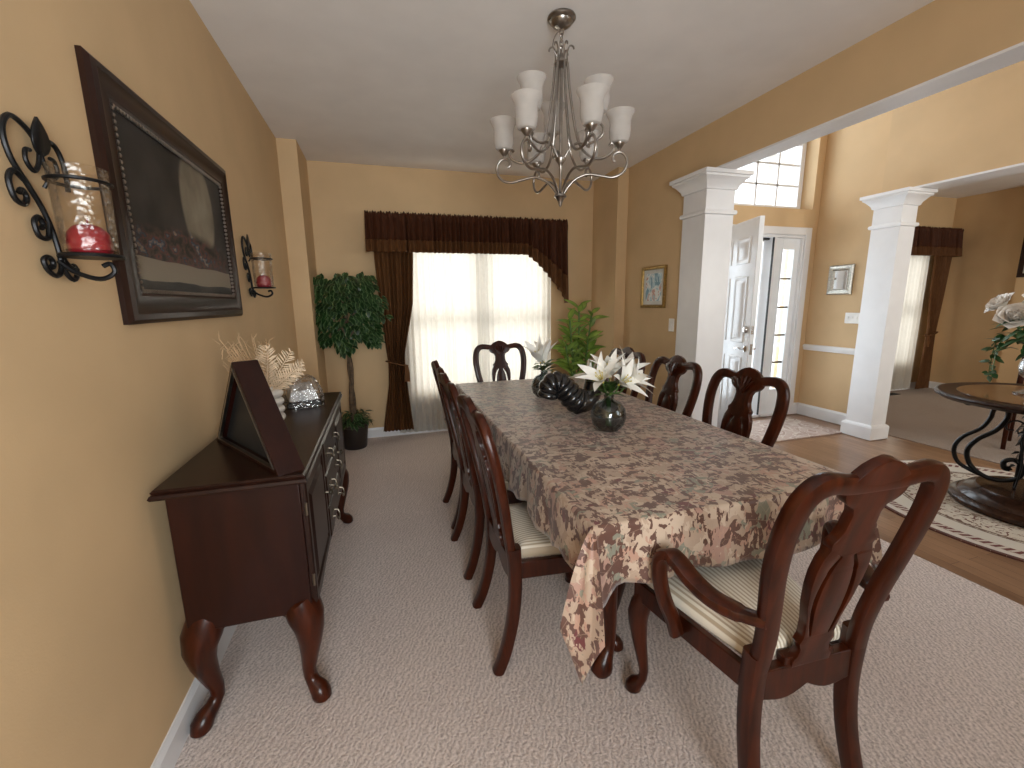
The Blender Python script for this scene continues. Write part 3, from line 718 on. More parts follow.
# ------------------------------------------------------------------ wall art
def frame_x(name, label, cat, x, cy, cz, w_, h_, fw_, depth, fmat, prof, art, mat_w=0, face=1, inner=None):
    """framed art on a wall of constant x; face=+1 looks towards +x"""
    t = thing(name, label, cat, (x, cy, cz))
    m = MB(); R_ = []
    for (i, d) in prof:
        a, b = w_/2-i, h_/2-i
        R_.append([(face*d, -a, -b), (face*d, a, -b), (face*d, a, b), (face*d, -a, b)])
    m.rings(R_, (False, False)); m.build('frame', fmat, t, ang=25)
    a, b = w_/2-fw_, h_/2-fw_
    if inner is not None:
        mm = MB(); q = .006
        pth = [(face*.016, -a, -b), (face*.016, a, -b), (face*.016, a, b), (face*.016, -a, b)]
        for p, q2 in zip(pth, pth[1:]+pth[:1]):
            n = int((Vector(q2)-Vector(p)).length/.018)
            for k in range(n): c = Vector(p).lerp(Vector(q2), (k+.5)/n); mm.ball(c, .007, 6, 4)
        mm.build('beaded_trim', inner, t)
    if mat_w:
        mm = MB(); R_ = [[(face*.010, -a, -b), (face*.010, a, -b), (face*.010, a, b), (face*.010, -a, b)], [(face*.010, -a+mat_w, -b+mat_w), (face*.010, a-mat_w, -b+mat_w), (face*.010, a-mat_w, b-mat_w), (face*.010, -a+mat_w, b-mat_w)]]
        mm.rings(R_, (False, False)); mm.build('mat_board', M['mat_board'], t)
    MB().box((min(0, face*.008), -a-.004, -b-.004), (max(0, face*.008), a+.004, b+.004)).build('artwork', art, t, smooth=False)
    return t
t = frame_x('framed_picture', 'large dark framed dim painting hung above the sideboard', 'picture', XL, 2.095, 1.720, 1.10, .725, .10, .04, M['wood_dark'],
        [(0, 0), (0, .014), (.012, .024), (.03, .028), (.05, .020), (.075, .017), (.085, .020), (.10, .014), (.10, .004)], M['painting'], inner=M['nickel'])
MB().box((.010, -.46, -.263), (.013, .46, .263)).build('picture_glass', M['picglass'], t, smooth=False)
frame_x('framed_print', 'small gold framed pastel print left of the near column', 'picture', XI, 3.665, 1.535, .375, .385, .03, .025, M['gold'],
        [(0, 0), (0, .022), (.010, .028), (.022, .024), (.03, .014), (.03, .004)], M['print'], .035, -1)
frame_x('wall_mirror', 'small silver framed mirror on the foyer wall above the switches', 'mirror', XF, 3.68, 1.61, .27, .32, .055, .03, M['silver'],
        [(0, 0), (0, .018), (.012, .030), (.035, .022), (.05, .028), (.06, .016), (.06, .004)], M['mirror'], 0, -1)
frame_x('living_picture', 'dark framed picture at the right edge above the white roses', 'picture', XLR-.16, 3.50, 1.93, .44, .56, .05, .03, M['wood_dark'],
        [(0, 0), (0, .022), (.02, .03), (.05, .02), (.05, .004)], M['painting'], .03, -1)

# ------------------------------------------------------------------ wall sconces
def spiral(cx, cz, r0, r1, a0, turns, n=26):
    return [(cx+(r0+(r1-r0)*k/n)*math.cos(a0+turns*2*PI*k/n), cz+(r0+(r1-r0)*k/n)*math.sin(a0+turns*2*PI*k/n)) for k in range(n+1)]
def sconce(loc, label):
    """local: wall plane x=0, scrollwork in the y-z plane, cup on +x"""
    t = thing('wall_sconce', label, 'wall sconce', loc, 0, 'candle sconces beside the large picture')
    r = .0055; x = .012
    m = MB()
    def P(l): return [(x, a*.88+.008, b*.86-.004) for a, b in l]
    # main S bar from top loop to bottom, left heart lobe and right lobe
    m.tube(crv(P([(.0, .135), (-.035, .165), (-.082, .175), (-.112, .135), (-.105, .075), (-.065, .02), (-.03, -.03), (-.008, -.09), (-.0, -.15), (-.008, -.185), (-.03, -.198), (-.055, -.185)]+spiral(-.045, -.168, .022, .008, PI*1.15, -.9, 8)[1:]), 5), r)
    m.tube(crv(P([(.0, .135), (.03, .155), (.065, .15), (.085, .115), (.088, .07), (.085, .04)]), 5), r)
    for s_, top in ((-1, 1), (1, 1)):
        m.tube(crv(P([(0, .12), (s_*.012, .085), (s_*.035, .062), (s_*.055, .082), (s_*.05, .108), (s_*.035, .112)]), 5), r*.85)
    m.tube(crv(P([(-.075, .03), (-.105, .045), (-.125, .02), (-.118, -.02), (-.092, -.03), (-.078, -.01), (-.09, .005), (-.1, -.005)]), 5), r)
    m.tube(crv(P([(-.018, -.06), (-.03, -.10), (-.062, -.10), (-.07, -.068), (-.052, -.052), (-.04, -.068), (-.05, -.08)]), 5), r)
    m.tube(crv(P([(0, -.14), (.01, -.185), (.038, -.205), (.058, -.185), (.05, -.165), (.038, -.17)]), 5), r)
    m.tube(crv(P([(0, -.13), (.025, -.165), (.06, -.175)]), 5), r)
    # under-scroll carrying the cup, stands out from the wall
    m.tube(crv([(x, 0, -.14), (.04, .0, -.165), (.085, .0, -.18), (.115, 0, -.165), (.11, 0, -.145), (.095, 0, -.15)], 5), r)
    m.build('iron_scroll', M['iron'], t)
    m = MB(); m.leaf((x, .008, .085), (.12, 0, 1), (1, 0, 0), .085, .055, .05, .1, 7)
    m.e = {}; m.build('iron_leaf', M['iron'], t, solid=.005)
    cx = .078
    m = MB(); m.tube([(cx+.056*math.cos(a), .056*math.sin(a), .035) for a in [2*PI*i/32 for i in range(32)]], .004, 6, up=(0, 0, 1), closed=True)
    m.tube([(x, 0, .02), (cx-.056, 0, .035)], .004); m.build('ring_holder', M['iron'], t)
    m = MB(); m.lathe([(.001, -.132), (.058, -.132), (.06, -.127), (.058, -.124), (.001, -.124)], 28, (cx, 0, 0), cap=(False, False)); m.tube([(x, 0, -.128), (cx-.05, 0, -.128)], .005)
    m.build('candle_cup', M['iron'], t)
    m = MB(); m.lathe([(.047, -.122), (.050, -.12), (.0525, 0), (.053, .066), (.051, .066), (.0505, 0), (.048, -.116), (.045, -.118)], 36, (cx, 0, 0), cap=(False, False)); m.build('glass_shade', M['hurricane'], t)
    return t
s1 = sconce((XL, 1.30, 1.655), 'iron scroll wall sconce near the camera left of the large picture')
s2 = dup(s1, (XL, 2.91, 1.64), 0, 'iron scroll wall sconce right of the large picture near the corner')
def candle(loc, label):
    m = MB(); m.lathe([(.001, 0), (.034, 0), (.0395, .008), (.041, .025), (.037, .048), (.026, .062), (.012, .068), (.001, .066)], 24, cap=(False, False)); m.tube([(0, 0, .064), (.002, 0, .08)], .0016, 5)
    o = m.build('candle', M['candle']); o.location = loc
    return tag(o, label, 'candle', 'red candles in the sconces')
candle((XL+.078, 1.30, 1.655-.124), 'red candle in the sconce left of the large picture')
candle((XL+.078, 2.91, 1.64-.124), 'red candle in the sconce right of the large picture')

# ------------------------------------------------------------------ dining chairs
ZS = .45   # top of the seat rail at the back posts
KW, KH = 1.0, 1.0   # width and height factor of the back being built
def backP(u, v, off=0):
    t = v/.6; y = -.015-.075*t-.045*t*t
    return Vector((u*KW, y+off, ZS+v*KH))
STILE = [(.185, -.01), (.181, .05), (.182, .12), (.198, .21), (.220, .31), (.231, .39), (.232, .45), (.221, .51), (.197, .543), (.165, .555), (.130, .553), (.095, .547), (.05, .544)]
def half_w(v):
    return lerp_table([(0, .07), (.02, .07), (.03, .058), (.055, .052), (.075, .063), (.095, .055), (.14, .060), (.20, .078), (.26, .089), (.30, .091), (.34, .085), (.372, .069), (.38, .074), (.39, .072), (.40, .060), (.425, .049), (.465, .046), (.485, .055), (.493, .072),
                       (.50, .086), (.515, .098), (.535, .104), (.552, .094), (.57, .076), (.586, .056), (.598, .030), (.603, .004)], v)
def slit(v):
    """inner and outer half-width of the two openings in the splat"""
    if v < .10 or v > .352: return None
    t = (v-.10)/.252
    c = .034+.022*math.sin(PI*min(1, t*1.05))-.012*max(0, t-.85)/.15; w_ = .0105*math.sin(PI*(.06+.9*t))**.6*(1.1 if t > .8 else .85)
    if t > .97: w_ *= (1-t)/.03
    return (c-w_, c+w_)
def splat_mesh():
    m = MB(); rows = 96
    prev = None
    for i in range(rows+1):
        v = .604*i/rows; wv = half_w(v); sl = slit(v)
        if sl is None: a = b = min(.04, wv*.6)
        else: a, b = sl
        us = [-wv, -b, -a, a, b, wv]
        cur = len(m.v)
        for u in us: m.v.append(tuple(backP(u, v, .001-.06*u*u)))
        if prev is not None:
            for k in (0, 2, 4): m.f.append((prev+k, prev+k+1, cur+k+1, cur+k))
        prev = cur
    return m
def rear_leg(s):
    path = crv([(s*q*KW, y, z) for q, y, z in ((.185, -.012, ZS+.06), (.185, -.008, ZS-.02), (.185, -.008, ZS-.13), (.187, -.022, .20), (.192, -.052, .08), (.196, -.085, 0))], 5)
    n = len(path); pr = [rrect(.050-.008*i/n, .052-.012*i/n, .22) for i in range(n)]
    return MB().sweep(path, pr, up=(1, 0, 0))
def front_leg(x, y, dx, dy):
    d = Vector((dx, dy, 0)).normalized()
    tab = [(-.006, .415, .030), (0, .39, .033), (.010, .36, .037), (.018, .325, .037), (.018, .29, .033), (.010, .22, .026), (-.002, .15, .020), (-.010, .10, .0165), (-.008, .07, .016), (.002, .05, .019), (.016, .035, .026), (.024, .020, .030), (.026, .008, .028), (.024, 0, .020)]
    return MB().tube([(x+d.x*a, y+d.y*a, z) for a, z, _ in tab], [r for *_, r in tab], 14, up=(1, 0, 0))
def ring_trap(yb, yf, wb, wf, z, inset=0, k=6, rad=.035):
    """rounded trapezoid outline, back half width wb, front half width wf"""
    c = [(-wb, yb, .012), (wb, yb, .012), (wf, yf, rad), (-wf, yf, rad)]; out = []
    n = len(c)
    for i in range(n):
        p0 = Vector(c[i-1][:2]); p = Vector(c[i][:2]); p1 = Vector(c[(i+1) % n][:2]); r = c[i][2]+.001
        a = (p0-p).normalized(); b = (p1-p).normalized(); half = a.angle(b)/2; tl = r/math.tan(half)
        s_ = p+a*tl; e_ = p+b*tl
        for j in range(k+1):
            t = j/k; q = (s_*(1-t)+p*t)*(1-t)+(p*(1-t)+e_*t)*t; out.append(q)
    cen = Vector((0, (yb+yf)/2))
    res = []
    for q in out:
        dq = q-cen; L_ = dq.length
        qq = cen+dq*(1-inset/L_); res.append((qq.x, qq.y, z))
    return res
def make_chair(arms, label, group=None):
    name = 'dining_armchair' if arms else 'dining_chair'
    global KW, KH
    KW, KH = (.90, 1.02) if arms else (1.0, 1.0)
    t = thing(name, label, 'chair', group=group)
    wf = .245 if not arms else .275; wb = .195*KW; yf = .435
    # seat cushion
    m = MB(); R_ = []
    for z, ins in ((.452, .004), (.462, 0), (.478, 0), (.490, .006), (.499, .02), (.505, .05), (.509, .10), (.511, .16)): R_.append(ring_trap(.012, yf-.012, wb-.02, wf-.012, z, ins, rad=.05))
    m.rings(R_); m.build('seat', M['stripe_arm' if arms else 'stripe'], t, ang=60)
    # rails
    m = MB()
    def rail(a, b, zlo, th=.022):
        a, b = Vector(a), Vector(b); d = (b-a).normalized(); nrm = Vector((-d.y, d.x))*th/2; n = 16; R2 = []
        for i in range(n+1):
            u = i/n; p = a.lerp(b, u); z = zlo(u); R2.append([(p.x-nrm.x, p.y-nrm.y, z), (p.x+nrm.x, p.y+nrm.y, z), (p.x+nrm.x, p.y+nrm.y, .455), (p.x-nrm.x, p.y-nrm.y, .455)])
        m.rings(R2)
    sc = lambda u: .375-.022*math.sin(PI*u)**.5+.012*math.cos(6*PI*u)*math.sin(PI*u)
    rail((-wb+.01, -.01), (wb-.01, -.01), lambda u: .372-.03*abs(math.sin(2*PI*u))*(.4+.6*math.sin(PI*u))+.012*math.sin(PI*u), .03)
    rail((wb-.004, -.004), (wf-.014, yf-.02), lambda u: .385); rail((-wb+.004, -.004), (-wf+.014, yf-.02), lambda u: .385)
    rail((wf-.02, yf-.012), (-wf+.02, yf-.012), sc)
    m.box((-.08, -.022, .452), (.08, .008, .478))
    m.build('seat_frame', M['wood'], t, bevel=.003)
    for s in (-1, 1):
        rear_leg(s).build('leg', M['wood'], t)
        front_leg(s*(wf-.035), yf-.04, s, 1).build('leg', M['wood'], t)
    # hoop back: both stiles and the crest, one piece
    right = [backP(u, v) for u, v in STILE]; path = crv([Vector((-p.x, p.y, p.z)) for p in right][:], 5)
    path2 = crv(right, 5)
    m = MB(); n = len(path2)
    pr = [rrect(.036-.015*max(0, i/n-.72)/.28, .048+.008*math.sin(PI*min(1, i/n*1.2)), .35) for i in range(n)]
    m.sweep(path[:-1]+[backP(0, .543)]+path2[::-1][1:], pr[:-1]+[pr[-1]]+pr[::-1][1:], up=(0, 1, .15))
    m.build('back_frame', M['wood'], t)
    o = splat_mesh().build('back_splat', M['wood'], t, solid=.024, bevel=.003, weld=True, ang=50)
    # carved shell on the crest: raised fan on the front
    m = MB()
    for k in range(5):
        a = (k-2)*.36; p0 = backP(0, .475, .022); p1 = backP(.075*math.sin(a), .475+.088*math.cos(a), .020)
        m.sweep([p0, p0.lerp(p1, .6)+Vector((0, .004, 0)), p1], [circ(.004, 6), circ(.008, 6), circ(.005, 6)])
    m.build('carved_shell', M['wood'], o)
    if arms:
        for s in (-1, 1):
            pth = crv([(s*u, y, z) for u, y, z in ((.182, -.046, .630), (.212, -.005, .624), (.250, .055, .630), (.272, .115, .650), (.288, .160, .680), (.302, .186, .690), (.315, .206, .665), (.314, .206, .605), (.296, .204, .535), (.266, .204, .465), (.246, .206, .405))], 5)
            n = len(pth); pr = []
            for i in range(n):
                q = i/(n-1); a, b = (.034, .056) if q < .5 else (.034, .046)
                if q < .12: a, b = .032, .044
                pr.append(rrect(a, b, .42))
            # frame turned so the broad side faces up on the arm and out on the post
            m = MB(); m.sweep(pth, [[(bb, aa) for aa, bb in p] for p in pr], up=(1, 0, 0)); m.build('armrest', M['wood'], t)
    return t
G1 = 'side chairs along the dining table'
XA, XR = .415, 1.72
c0 = make_chair(False, 'striped seat side chair on the sideboard side, nearest the camera', G1)
c0.location = (XA+.015, 1.60, 0); c0.rotation_euler = (0, 0, -PI/2)
dup(c0, (XA+.01, 2.215, 0), -PI/2+.02, 'middle side chair of the row facing the sideboard')
dup(c0, (XA+.03, 2.74, 0), -PI/2, 'side chair of the sideboard row closest to the curtained window')
dup(c0, (XR, 1.80, 0), PI/2, 'carved back side chair on foyer side, nearest the armchair')
dup(c0, (XR, 2.39, 0), PI/2-.03, 'middle side chair of the foyer side row before the white column')
dup(c0, (XR, 2.99, 0), PI/2, 'foyer side chair behind the white lilies, closest to the window wall')
dup(c0, (1.055, 3.84, 0), PI, 'carved back chair standing alone at the far table end before the window')
ac = make_chair(True, 'carved wooden armchair with striped seat at the near table end')
ac.location = (1.043, .76, 0); ac.rotation_euler = (0, 0, -.04)

# ------------------------------------------------------------------ dining table and cloth
TX, TY, TXX, TYY, TZT = .55, 1.04, 1.60, 3.41, .765
t = thing('dining_table', 'long wooden dining table hidden under the floral tablecloth', 'table', ((TX+TXX)/2, (TY+TYY)/2, 0))
cx, cy = (TX+TXX)/2, (TY+TYY)/2; hx, hy = (TXX-TX)/2, (TYY-TY)/2
MB().box((-hx, -hy, TZT-.03), (hx, hy, TZT)).build('tabletop', M['wood_h'], t, bevel=.006)
m = MB(); m.box((-hx+.10, -hy+.12, TZT-.11), (hx-.10, -hy+.145, TZT-.03)); m.box((-hx+.10, hy-.145, TZT-.11), (hx-.10, hy-.12, TZT-.03)); m.box((-hx+.10, -hy+.145, TZT-.11), (-hx+.125, hy-.145, TZT-.03)); m.box((hx-.125, -hy+.145, TZT-.11), (hx-.10, hy-.145, TZT-.03))
m.build('apron', M['wood'], t, bevel=.003)
for sx in (-1, 1):
    for sy in (-1, 1):
        lx, ly = (sx*(hx-.20), -(hy-.25)) if sy < 0 else (sx*(hx-.12), hy-.10); d = Vector((sx, sy*.3, 0)).normalized()
        tab = [(-.01, .70, .050), (0, .66, .055), (.012, .60, .058), (.02, .54, .055), (.014, .45, .045), (.0, .32, .034), (-.012, .20, .026), (-.014, .13, .023), (-.006, .09, .025), (.010, .065, .034), (.022, .04, .042), (.026, .018, .042), (.024, 0, .030)]
        MB().tube([(lx+d.x*a, ly+d.y*a, z) for a, z, _ in tab], [q for *_, q in tab], 16, up=(1, 0, 0)).build('leg', M['wood'], t)

def tablecloth():
    """drape by perimeter: each station gives outward offset and drop of the hem, with pleated corners"""
    m = MB(); zt = TZT+.006; rc = .02
    stations = []   # (base point, outward normal, arc weight)
    def side(p0, p1, nrm, n):
        for i in range(n): stations.append((Vector(p0).lerp(Vector(p1), (i+.5)/n), Vector(nrm), None))
    def corner(p, a0, n=13):
        for i in range(n): a = math.radians(a0+90*i/(n-1)); stations.append((Vector(p), Vector((math.cos(a), math.sin(a))), i/(n-1)))
    e = .004
    side((-hx, hy), (-hx, -hy), (-1, 0), 90); corner((-hx, -hy), 180)
    side((-hx, -hy), (hx, -hy), (0, -1), 42); corner((hx, -hy), 270)
    side((hx, -hy), (hx, hy), (1, 0), 90); corner((hx, hy), 0)
    side((hx, hy), (-hx, hy), (0, 1), 42); corner((-hx, hy), 90)
    rows = [0, .02, .06, .12, .2, .3, .4, .5, .6, .7, .8, .9, 1.0]
    corners = [Vector((sx*hx, sy*hy)) for sx in (-1, 1) for sy in (-1, 1)]
    R_ = [[] for _ in rows]
    for idx, (p, nrm, ct) in enumerate(stations):
        # distance along the edge to the nearest corner
        dc = min((p-c).length for c in corners)
        s_along = p.x*1.0+p.y*1.7
        if ct is None:
            k = math.exp(-(dc/.10)**2)
            drop = .188+.012*math.sin(s_along*9)+.008*math.sin(s_along*21+1)+.03*k+.04*math.exp(-((dc-.02)/.05)**2)
            valley = -.030*math.exp(-((dc-.10)/.055)**2)
            out = .016+.010*math.sin(s_along*13)+.006*math.sin(s_along*29)+valley
        else:
            q = 1-abs(ct-.5)*2        # 1 at the diagonal
            drop = .262+.195*q**1.05
            out = .02+.088*min(1, q/.16)*.74/math.cos((ct-.5)*PI/2)*(1-.25*q)
        for j, f in enumerate(rows):
            if f <= .06:
                a = f/.06*PI/2; o_ = rc*math.sin(a)*.6; z = zt-rc*.6*(1-math.cos(a))
            else:
                g = (f-.06)/.94; o_ = rc*.6+out*(g**.75); z = zt-rc*.6-drop*g
                if ct is not None: o_ += .008*math.sin(g*PI)*math.cos((ct-.5)*PI*4)
            R_[j].append((p.x+nrm.x*o_, p.y+nrm.y*o_, z))
    n = len(stations)
    m.rings(R_, (False, False))
    # top sheet, slightly rumpled
    m.f.append(tuple(range(n)))
    return m
tc = tablecloth().build('tablecloth', M['cloth'], weld=True, solid=.002, ang=70)
tc.location = (cx, cy, 0)
tag(tc, 'beige and burgundy floral tablecloth draped over the long dining table', 'tablecloth')

# ------------------------------------------------------------------ things on the dining table
ZT = TZT+.0075
def lily(par, c, d, size, spread=1.0):
    mb, st = MB(), MB()
    d = Vector(d).normalized(); a = d.orthogonal().normalized(); b = d.cross(a)
    for k in range(6):
        q = k*PI/3+(.15 if k % 2 else 0); r_ = a*math.cos(q)+b*math.sin(q)
        mb.leaf(Vector(c)+d*size*.02, d*.95+r_*(.62 if k % 2 else .42)*spread, d*.3-r_, size*1.12, size*(.40 if k % 2 else .32), .40*spread, .30, 10)
    mb.e = {}; bl = mb.build('bloom', M['petal'], par)
    st.ball(c, .006, 6, 4)
    for k in range(5):
        q = k*PI*.4; r_ = a*math.cos(q)+b*math.sin(q); p0 = Vector(c); p1 = p0+(d+r_*.25)*size*.55
        st.tube([p0, p1], .0016, 5); st.ball(p1, .004, 6, 4)
    st.build('stamens', M['stamen'], bl)
def lily_vase(loc, scale, label, flabel, blooms, seed, spread=1.0):
    rnd = random.Random(seed)
    t = thing('glass_vase', label, 'vase', loc, 0)
    s = scale
    prof = [(.028, 0), (.055, .006), (.080, .035), (.090, .075), (.084, .115), (.060, .148), (.030, .162), (.023, .172), (.026, .185), (.023, .186), (.020, .172), (.027, .160), (.056, .145), (.078, .113), (.083, .075), (.074, .037), (.05, .012), (.001, .010)]
    MB().lathe([(a*s, b*s) for a, b in prof], 32, cap=(True, False)).build('vase_body', M['smoke'], t)
    f = thing('lily_bunch', flabel, 'flowers', (loc[0], loc[1], loc[2]+.012), 0)
    lm, sm = MB(), MB()
    for (bx, by, bz, dx, dy, dz, sz) in blooms:
        sm.tube(crv([(rnd.uniform(-.02, .02), rnd.uniform(-.02, .02), .015), (rnd.uniform(-.008, .008), rnd.uniform(-.008, .008), .165*s), (bx*.6, by*.6, bz*.8), (bx, by, bz)], 5), .0035, 6)
        lily(f, (bx, by, bz), (dx, dy, dz), sz, spread)
    for k in range(26):
        a = rnd.uniform(0, 2*PI); h = rnd.uniform(.17, .235)
        lm.leaf((.012*math.cos(a), .012*math.sin(a), h*s), (math.cos(a), math.sin(a), rnd.uniform(.1, .9)), (0, 0, 1), rnd.uniform(.06, .11), .036, .3, .2)
    lm.build('leaves', M['lilyleaf'], f); sm.build('stems', M['stem'], f)
lily_vase((1.055, 1.87, ZT), .97, 'smoked glass globe vase in front of the black ribbed sculpture', 'white lilies in the globe vase nearest the camera',
          [(-.05, -.03, .24, -.6, -.4, .75, .125), (.03, -.04, .225, .3, -.75, .55, .125), (.09, .03, .255, .7, .0, .75, .13), (.03, .05, .26, .1, .2, 1, .12), (-.05, .06, .235, -.6, .3, .8, .11), (.08, -.04, .23, .8, -.5, .55, .12), (-.01, -.02, .26, -.15, -.3, 1, .125)], 3)
lily_vase((1.03, 2.70, ZT), .97, 'smoked glass globe vase behind the black ribbed sculpture', 'white lily blooms in the far globe vase behind the sculpture',
          [(-.03, -.01, .225, -.35, -.3, .9, .16), (.0, .0, .225, .0, .0, 1, .15)], 9, .6)
# black ribbed sculpture, a folded coil
def sculpture():
    t = thing('ribbed_sculpture', 'glossy black coiled ribbed ceramic piece between the two globe vases', 'sculpture', (1.045, 2.22, ZT))
    e1 = crv([(-.165, .03, .105), (-.150, .02, .175), (-.105, .01, .185), (-.065, 0, .145), (-.025, -.01, .095), (.025, -.01, .069)], 14)
    m = MB(); pr = []
    n = len(e1)
    for i in range(n):
        q = i/(n-1); r = (.056+.016*q)*(1+.18*abs(math.sin(q*PI*10))**.6-.10); pr.append(circ(r, 22))
    m.sweep(e1, pr, up=(0, 1, 0)); m.build('ribbed_coil', M['black'], t, ang=60)
    e2 = crv([(.010, -.01, .069), (.055, -.005, .072), (.092, 0, .11), (.108, .005, .165), (.108, .005, .205)], 8)
    m = MB(); n = len(e2); m.sweep(e2, [circ(.066-.014*i/n, 20, .064-.018*i/n) for i in range(n)], up=(0, 1, 0)); m.build('smooth_arm', M['black'], t)
sculpture()

# ------------------------------------------------------------------ sideboard
SX0, SX1, SY0, SY1, SZ = -.695, -.262, 1.45, 2.875, .872
t = thing('sideboard', 'dark cherry sideboard with curved legs below the large picture', 'sideboard', ((SX0+SX1)/2, (SY0+SY1)/2, 0))
ox, oy = (SX0+SX1)/2, (SY0+SY1)/2; wx, wy = (SX1-SX0)/2, (SY1-SY0)/2
m = MB(); 
pf = [(-.012, SZ-.034), (-.004, SZ-.031), (0, SZ-.024), (-.004, SZ-.016), (-.010, SZ-.013), (-.006, SZ-.006), (-.012, SZ)]
m.rings([[(sx*(wx+o), sy*(wy+o), z) for sx, sy in ((-1, -1), (1, -1), (1, 1), (-1, 1))] for o, z in pf]); m.build('sideboard_top', M['wood_dark'], t, ang=20)
bx, by = wx-.030, wy-.030
m = MB(); m.box((-bx, -by, .365), (bx, by, SZ-.034)); m.build('cabinet_body', M['case'], t, bevel=.004)
# scalloped apron under the front
m = MB(); n = 40; R_ = []
for i in range(n+1):
    u = i/n; y = -by+2*by*u; z = .365-.055*abs(math.sin(3*PI*u))**.7
    R_.append([(bx-.02, y, z), (bx, y, z), (bx, y, .37), (bx-.02, y, .37)])
m.rings(R_); m.build('apron', M['case'], t)
def panel(m, y0, y1, z0, z1, x, d=.018):
    def q(i, h): return [(x+h, y0+i, z0+i), (x+h, y1-i, z0+i), (x+h, y1-i, z1-i), (x+h, y0+i, z1-i)]
    m.rings([q(0, 0), q(0, d-.004), q(.006, d), q(.03, d), q(.04, d-.006), q(.055, d-.006), q(.075, d+.002)], (True, True)); return m
zlo, zhi = .385, SZ-.045
def pull(parent, y, z, x):
    m = MB(); m.prism([(y-.045, z), (y-.02, z+.022), (y, z+.014), (y+.02, z+.022), (y+.045, z), (y+.02, z-.02), (y, z-.012), (y-.02, z-.02)], x, x+.003, 'x')
    m.tube(crv([(x, y-.034, z+.004), (x+.02, y-.034, z), (x+.026, y-.02, z-.022), (x+.026, y+.02, z-.022), (x+.02, y+.034, z), (x, y+.034, z+.004)], 4), .004); m.build('handle', M['brass'], parent)
def knobp(parent, y, z, x):
    MB().lathe([(.006, 0), (.005, .012), (.013, .018), (.014, .024), (.006, .03)], 12, (x, y, z), axis='x').build('knob', M['brass'], parent)
third = by*2/3
for k, (a, b) in enumerate(((-by+.012, -by+third-.01), (by-third+.01, by-.012))):
    m = MB(); panel(m, a, b, zlo, zhi, bx); d_ = m.build('door', M['wood_dark'], t, ang=20); knobp(d_, b-.03 if k == 0 else a+.03, .62, bx+.018)
    for z in (zlo+.09, zhi-.09):
        y = a if k == 0 else b; MB().tube([(bx+.012, y, z-.022), (bx+.012, y, z+.022)], .005, 8).build('hinge', M['brass'], d_)
hgt = (zhi-zlo-.02)/3
for k in range(3):
    z0 = zlo+k*(hgt+.01); m = MB(); y0, y1 = -by+third+.004, by-third-.004
    def q(i, h): return [(bx+h, y0+i, z0+i), (bx+h, y1-i, z0+i), (bx+h, y1-i, z0+hgt-i), (bx+h, y0+i, z0+hgt-i)]
    m.rings([q(0, 0), q(0, .014), q(.008, .020), q(.014, .020)]); d_ = m.build('drawer', M['wood_dark'], t, ang=20)
    for yy in (-.13, .13): pull(d_, yy, z0+hgt/2, bx+.020)
for sx in (-1, 1):
    for sy in (-1, 1):
        lx, ly = sx*(bx-.022), sy*(by-.025)
        d = Vector((.5, sy*.4, 0)) if sx > 0 else Vector((-.30, sy*.4, 0))
        d.normalize()
        tab = [(-.028, .40, .052), (-.010, .372, .062), (.002, .335, .060), (.010, .29, .050), (.008, .24, .040), (.0, .18, .031), (-.010, .12, .024), (-.010, .085, .022), (.002, .06, .024), (.020, .042, .031), (.030, .025, .034), (.032, .01, .032), (.030, 0, .022)]
        tab = [(-.028, .372, .050)]+tab[1:]
        KS = 1.15 if sx > 0 else 1.6
        lx -= d.x*.010; ly -= d.y*.010
        m = MB().tube([(lx+d.x*a*KS, ly+d.y*a*KS, z) for a, z, _ in tab], [q for *_, q in tab], 18, up=(1, 0, 0))
        # knee wings tapering under the case
        wx_ = -sx
        pw = crv([(lx, ly, .345), (lx+wx_*.05, ly, .352), (lx+wx_*.085, ly, .366)], 4); m.sweep(pw, [rrect(.05-.04*i/8, .035-.015*i/8, .4) for i in range(9)], up=(0, 0, 1))
        m.build('leg', M['wood'], t)

# triangular display case standing on the sideboard
p0, p1 = Vector((-.672, 1.965)), Vector((-.345, 1.462))   # base ends on the side facing the camera
bd = (p1-p0); BL = bd.length; rzc = math.atan2(bd.y, bd.x)
t = thing('flag_case', 'triangular dark wooden display case standing on the near sideboard end', 'display case', (p0.x, p0.y, SZ), rzc)
HA = .345; D = .085; AX = BL*.5
outer = [(0, 0), (BL, 0), (AX, HA)]
def inset(poly, d):
    out = []
    n = len(poly)
    for i in range(n):
        p = Vector(poly[i]); a = (Vector(poly[i-1])-p).normalized(); b = (Vector(poly[(i+1) % n])-p).normalized(); h = a.angle(b)/2
        bis = (a+b).normalized(); out.append(tuple(p+bis*d/math.sin(h)))
    return out
i1 = inset(outer, .014); i2 = inset(outer, .020)
def ringat(poly, y): return [(a, y, b) for a, b in poly]
m = MB(); m.rings([ringat(i1, D), ringat(outer, D), ringat(outer, 0), ringat(i1, 0), ringat(i1, .03)], (False, False)); 
m.build('case_frame', M['case'], t, bevel=.002, ang=20)
MB().rings([ringat(inset(outer, .012), .028), ringat(inset(outer, .012), .034)]).build('back_panel', M['felt'], t, smooth=False)
m = MB(); m.rings([ringat(i1, -.002), ringat(i2, -.002), ringat(i2, .010), ringat(i1, .010), ringat(i1, -.002)], (False, False)); m.build('inner_trim', M['nickel'], t)

